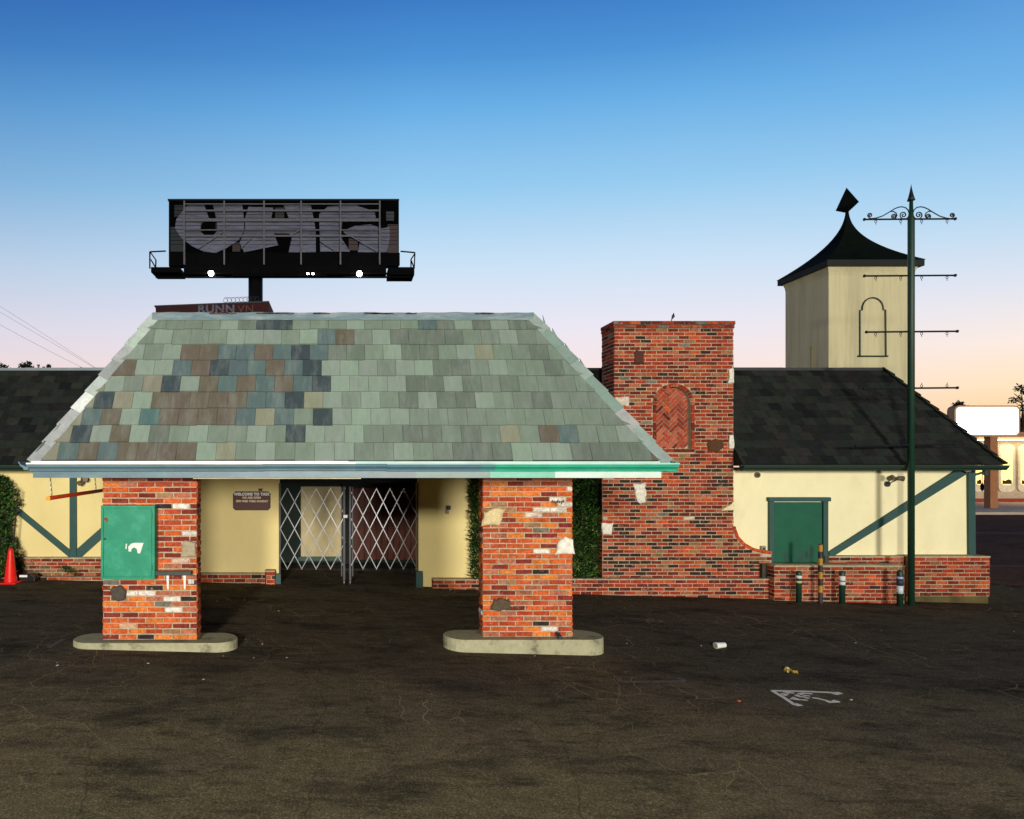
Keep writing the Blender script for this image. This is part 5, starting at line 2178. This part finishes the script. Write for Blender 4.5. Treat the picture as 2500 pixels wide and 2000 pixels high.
for (xa, xb, yy) in ((120, 650, 713), (700, 1040, 700), (1050, 1420, 700), (1540, 2060, 713), (320, 1880, 685)):
    a, b = bz(xa, yy), bz(xb, yy)
    mb.bar((a[0], BY - .7, a[1]), (b[0], BY - .7, b[1]), .1, .1)
for xx in (345, 700, 800, 1090, 1220, 1490, 1640, 1830):
    a, b = bz(xx, 712), bz(xx, 660)
    mb.bar((a[0], BY - .7, a[1]), (b[0], BY + .2, b[1]), .06, .06)
mb.build('catwalk', M_BK2, bb)
mb = MB()
for pts in (((68, 640), (68, 512), (190, 506)), ((72, 515), (115, 575), (112, 632)), ((75, 570), (112, 632)),
            ((2090, 640), (2095, 518), (1985, 508)), ((2095, 525), (2065, 570), (2065, 632)), ((2090, 635), (2065, 575))):
    for (pa, pb) in zip(pts, pts[1:]):
        a, b = bz(*pa), bz(*pb)
        mb.bar((a[0], BY - .5, a[1]), (b[0], BY - .5, b[1]), .07, .07)
mb.build('railing', M_BK2, bb)
mb = MB()
cxm = PX(625, BY + .5)
mb.tube([(cxm, BY + .3, gz(-5) - .1), (cxm, BY + .3, bz(0, 620)[1])], .46, 24)
mb.build('column', mat('column_black', S(8, 8, 9), rough=.5, var=.1), bb, smooth=True)
for (xx, yy, rr) in ((548, 695, .19), (1668, 698, .19), (1280, 697, .07), (1318, 697, .07)):
    a = bz(xx, yy)
    mb = MB()
    rr *= .85
    mb.lathe((a[0], BY - 1.0, a[1] - rr), [(rr * math.sin(math.pi * q / 12) + .002, rr - rr * math.cos(math.pi * q / 12)) for q in range(13)], 24)
    mb.build('floodlight_bulb', M_BULB, bb, smooth=True)
    mb = MB()
    mb.box(a[0] - rr * 1.5, a[0] + rr * 1.5, BY - .8, BY - .66, a[1] - rr * .7, a[1] + rr * .9)
    mb.build('floodlight_housing', M_BK2, bb)

# red building below it, with graffiti and razor wire
RYb = 37.0
a0, a1 = P(380, 749, RYb), P(656, 738, RYb)
rb = thing('red_building', ((a0.x + a1.x) / 2, RYb + 3, gz(-8)), 'dark red graffitied building top behind the canopy roof below the billboard', 'building')
mb = MB()
mb.prism([(a0.x, gz(-8) - .1), (a1.x, gz(-8) - .1), (a1.x, a1.z), (a0.x, a0.z)], RYb, RYb + 2.5)
mb.build('wall', mat('dark_red_wall', S(54, 12, 13), rough=.85, var=.3, scale=1.5), rb)
mb = MB()
mb.prism([(a0.x - .06, a0.z - .02), (a1.x + .02, a1.z - .02), (a1.x + .02, a1.z + .06), (a0.x - .06, a0.z + .06)], RYb - .06, RYb + 2.5)
mb.build('coping', M_BLACK, rb)
text_part("RUNN", P(528, 764, RYb).x, P(528, 763, RYb).z, .62, RYb - .006, M_GRAF, rb, off=.02, name='graffiti_letters', sx=1.15)
text_part("VN", P(600, 764, RYb).x, P(600, 763, RYb).z, .6, RYb - .006, mat('graffiti_red_grey', S(100, 62, 60), rough=.9), rb, name='graffiti_letters', sx=1.1)
mb = MB()
rw0, rw1 = P(546, 735, RYb + .3), P(632, 732, RYb + .3)
pts = []
nt_ = 9
for i in range(nt_ * 14 + 1):
    t = i / (nt_ * 14)
    c = rw0.lerp(rw1, t)
    q = t * nt_ * 2 * math.pi
    pts.append(c + V(.16 * math.sin(q), .2 * math.sin(q + 1), .18 * math.cos(q) + .05))
mb.tube(pts, .012, 4)
tag(mb.build('razor_wire', M_DSTEEL), 'coil of thin razor wire on top of the dark red building', 'razor wire')

# ================================================================== STREET SIDE ON THE RIGHT
SY_ = 40.0
sp = thing('lit_pylon_sign', (PX(2419, SY_), SY_, -.2), 'glowing blank white pylon sign on brown post across the street', 'sign')
x0, x1, z0, z1 = PX(2321, SY_), PX(2480, SY_), PZ(1066, SY_), PZ(991, SY_)


def rrect(x0, x1, z0, z1, r, n=5):
    out = []
    for cx_, cz_, a0 in ((x1 - r, z0 + r, -90), (x1 - r, z1 - r, 0), (x0 + r, z1 - r, 90), (x0 + r, z0 + r, 180)):
        for i in range(n + 1):
            a = math.radians(a0 + 90 * i / n)
            out.append((cx_ + r * math.cos(a), cz_ + r * math.sin(a)))
    return out


mb = MB()
mb.prism(rrect(x0, x1, z0, z1, .32), SY_ - .25, SY_ + .25)
mb.build('sign_cabinet', mat('sign_cabinet_tan', S(190, 150, 110), rough=.6), sp)
mb = MB()
mb.prism(rrect(x0 + .11, x1 - .11, z0 + .11, z1 - .11, .24), SY_ - .27, SY_ - .252)
mb.build('sign_face', M_SIGNLIT, sp)
mb = MB()
mb.box(PX(2410, SY_), PX(2428, SY_), SY_ - .2, SY_ + .2, -.3, z0 - .002)
mb.build('post', mat('post_tan', S(168, 112, 70), rough=.7, var=.1), sp)

HY = 47.0
shop = thing('shop_building', (PX(2500, HY), HY + 4, -.2), 'pale shop front with rounded glowing windows across the street', 'building')
X0, X1 = PX(2335, HY), PX(2335, HY) + 22
zg, zt = -.3, PZ(1074, HY)
mb = MB()
mb.box(X0, X1, HY, HY + 9, zg, zt)
mb.build('wall', mat('shop_cream', S(196, 178, 148), rough=.8, var=.12, scale=2), shop)
mb = MB()
mb.box(X0 - .3, X1 + .3, HY - .5, HY + 9.2, zt, zt + .55)
mb.build('roof_band', mat('roof_band_tan', S(170, 120, 96), rough=.8, var=.1), shop)
pit = (2488 - 2454)
i = 0
for pxc in (2353, 2386, 2402 + 0, 2454, 2501, 2548, 2595, 2642, 2690):
    xc = PX(pxc, HY)
    hw = (13 if pxc > 2410 else 7) * HY / F
    za, zb_ = PZ(1184, HY), PZ(1101, HY)
    mb = MB()
    mb.prism(rrect(xc - hw - .18, xc + hw + .18, za - .5, zb_ + .45, .3), HY - .12, HY - .001)
    wf = mb.build('window', mat('window_surround', S(232, 218, 190), rough=.7), shop)
    mb = MB()
    mb.prism(rrect(xc - hw, xc + hw, za, zb_, .2), HY - .135, HY - .121)
    mb.build('lit_pane', M_WARM, wf)
    mb = MB()
    mb.prism([(xc - hw + .05, za + .06), (xc + hw - .05, za + .06), (xc + hw - .05, za + .32), (xc + hw * .3, za + .42), (xc - hw * .4, za + .3), (xc - hw + .05, za + .36)], HY - .145, HY - .136)
    mb.build('window_display', mat('display_brown', S(60, 40, 24), rough=.9), wf)
mb = MB()
mb.box(X0, X1, HY - .14, HY - .002, zg, zg + .35)
mb.build('plinth', mat('shop_plinth_red', S(150, 46, 36), rough=.7), shop)
mb = MB()
mb.box(PX(2494, HY) + .02, PX(2500, HY) + .5, HY - .16, HY - .146, PZ(1175, HY), PZ(1145, HY), S(140, 160, 200))
mb.build('window_poster', M_ATTR, shop)
mb = MB()
mb.box(X0, X1, HY - .48, HY - .42, zt - .06, zt - .005)
mb.build('added_strip_glow', emit_mat('strip_glow', S(255, 226, 170), 6), shop)  # added glow strip under the eave to brighten the shop front
ad = bpy.data.lights.new('shop_front_fill', 'AREA')  # added fill light washing the shop front
ad.shape = 'RECTANGLE'
ad.size, ad.size_y = 20, .3
ad.energy = 260
ad.color = (1.0, .80, .50)
ao = bpy.data.objects.new('shop_front_fill', ad)
SC.collection.objects.link(ao)
ao.parent = shop
ao.location = V((X0 + X1) / 2, HY - .75, zt + .1) - WLOC[shop.name]
ao.rotation_euler = V(0, .38, -.8).to_track_quat('-Z', 'Y').to_euler()
# neighbouring dark low roofs behind the shop
mb = MB()
mb.box(PX(2470, 62), PX(2470, 62) + 26, 62, 70, -.3, PZ(1060, 62))
tag(mb.build('low_building', mat('low_building_grey', S(120, 96, 92), rough=.9, var=.1)), 'plain grey low building behind the pale shop front', 'building')

# ------------------------------------------------------------------ skyline bits on the left roof, wires
a = P(158, 906, 20)
mb = MB()
zr = RIZ - .02
mb.box(a.x - .3, a.x + .3, 18.5, 19, zr, zr + .62)
mb.box(a.x - .33, a.x + .33, 18.45, 19.05, zr + .62, zr + .66)
tag(mb.build('rooftop_vent', M_DSTEEL), 'squat dark vent box on the flat roof left of the canopy', 'vent')
for (px, h) in ((94, .8), (107, .74), (198, .72)):
    x = PX(px, 18.5)
    mb = MB()
    mb.tube([(x, 18.5, zr), (x, 18.5, zr + h)], .025, 8)
    mb.tube([(x, 18.5, zr + h), (x, 18.5, zr + h + .04)], .04, 8)
    tag(mb.build('vent_pipe', M_DSTEEL), 'thin vent pipe stub standing on the flat roof behind the left ridge', 'vent pipe', 'vent pipes behind the left ridge')
for k, (ya, yb_) in enumerate(((748, 908), (762, 908), (793, 906))):
    A, B = P(-420, ya - 250, 75), P(248 - 30 * (k == 2), yb_, 95)
    mid = P(0, ya, 82)
    pts = []
    for i in range(25):
        t = i / 24
        # quadratic through A, mid, B
        tm = .6
        q = A * ((1 - t) * (tm - t) / tm) + mid * (t * (1 - t) / (tm * (1 - tm))) + B * (t * (t - tm) / (1 - tm))
        pts.append(q)
    mb = MB()
    mb.tube(pts, .022, 4)
    tag(mb.build('power_line', mat('wire_grey', S(150, 150, 160), rough=.7)),
        ('highest', 'middle', 'lowest')[k] + ' of the three faint power lines sloping down at left', 'power line', 'power lines in the left sky')

# ------------------------------------------------------------------ street lamp behind the viewer
lx, ly, lz = -3.5, -15.0, 5.9
sl = thing('street_lamp', (lx - 1.4, ly, gz(0)), 'tall grey parking lot lamp standing behind the viewpoint', 'street lamp')
mb = MB()
mb.tube([(lx - 1.4, ly, gz(0)), (lx - 1.4, ly, lz), (lx - 1.2, ly, lz + .25), (lx, ly, lz + .32)], [.09, .07, .05, .04], 12)
mb.build('pole', M_DSTEEL, sl)
mb = MB()
mb.box(lx - .25, lx + .45, ly - .18, ly + .18, lz + .27, lz + .42)
mb.build('lamp_head', M_DSTEEL, sl, bevel=.02)
ld = bpy.data.lights.new('lamp_light', 'POINT')
ld.energy = 15500
ld.shadow_soft_size = .9
ld.color = (1.0, .95, .82)
lo_ = bpy.data.objects.new('lamp_light', ld)
SC.collection.objects.link(lo_)
lo_.parent = sl
lo_.location = V(lx, ly, lz) - WLOC[sl.name]
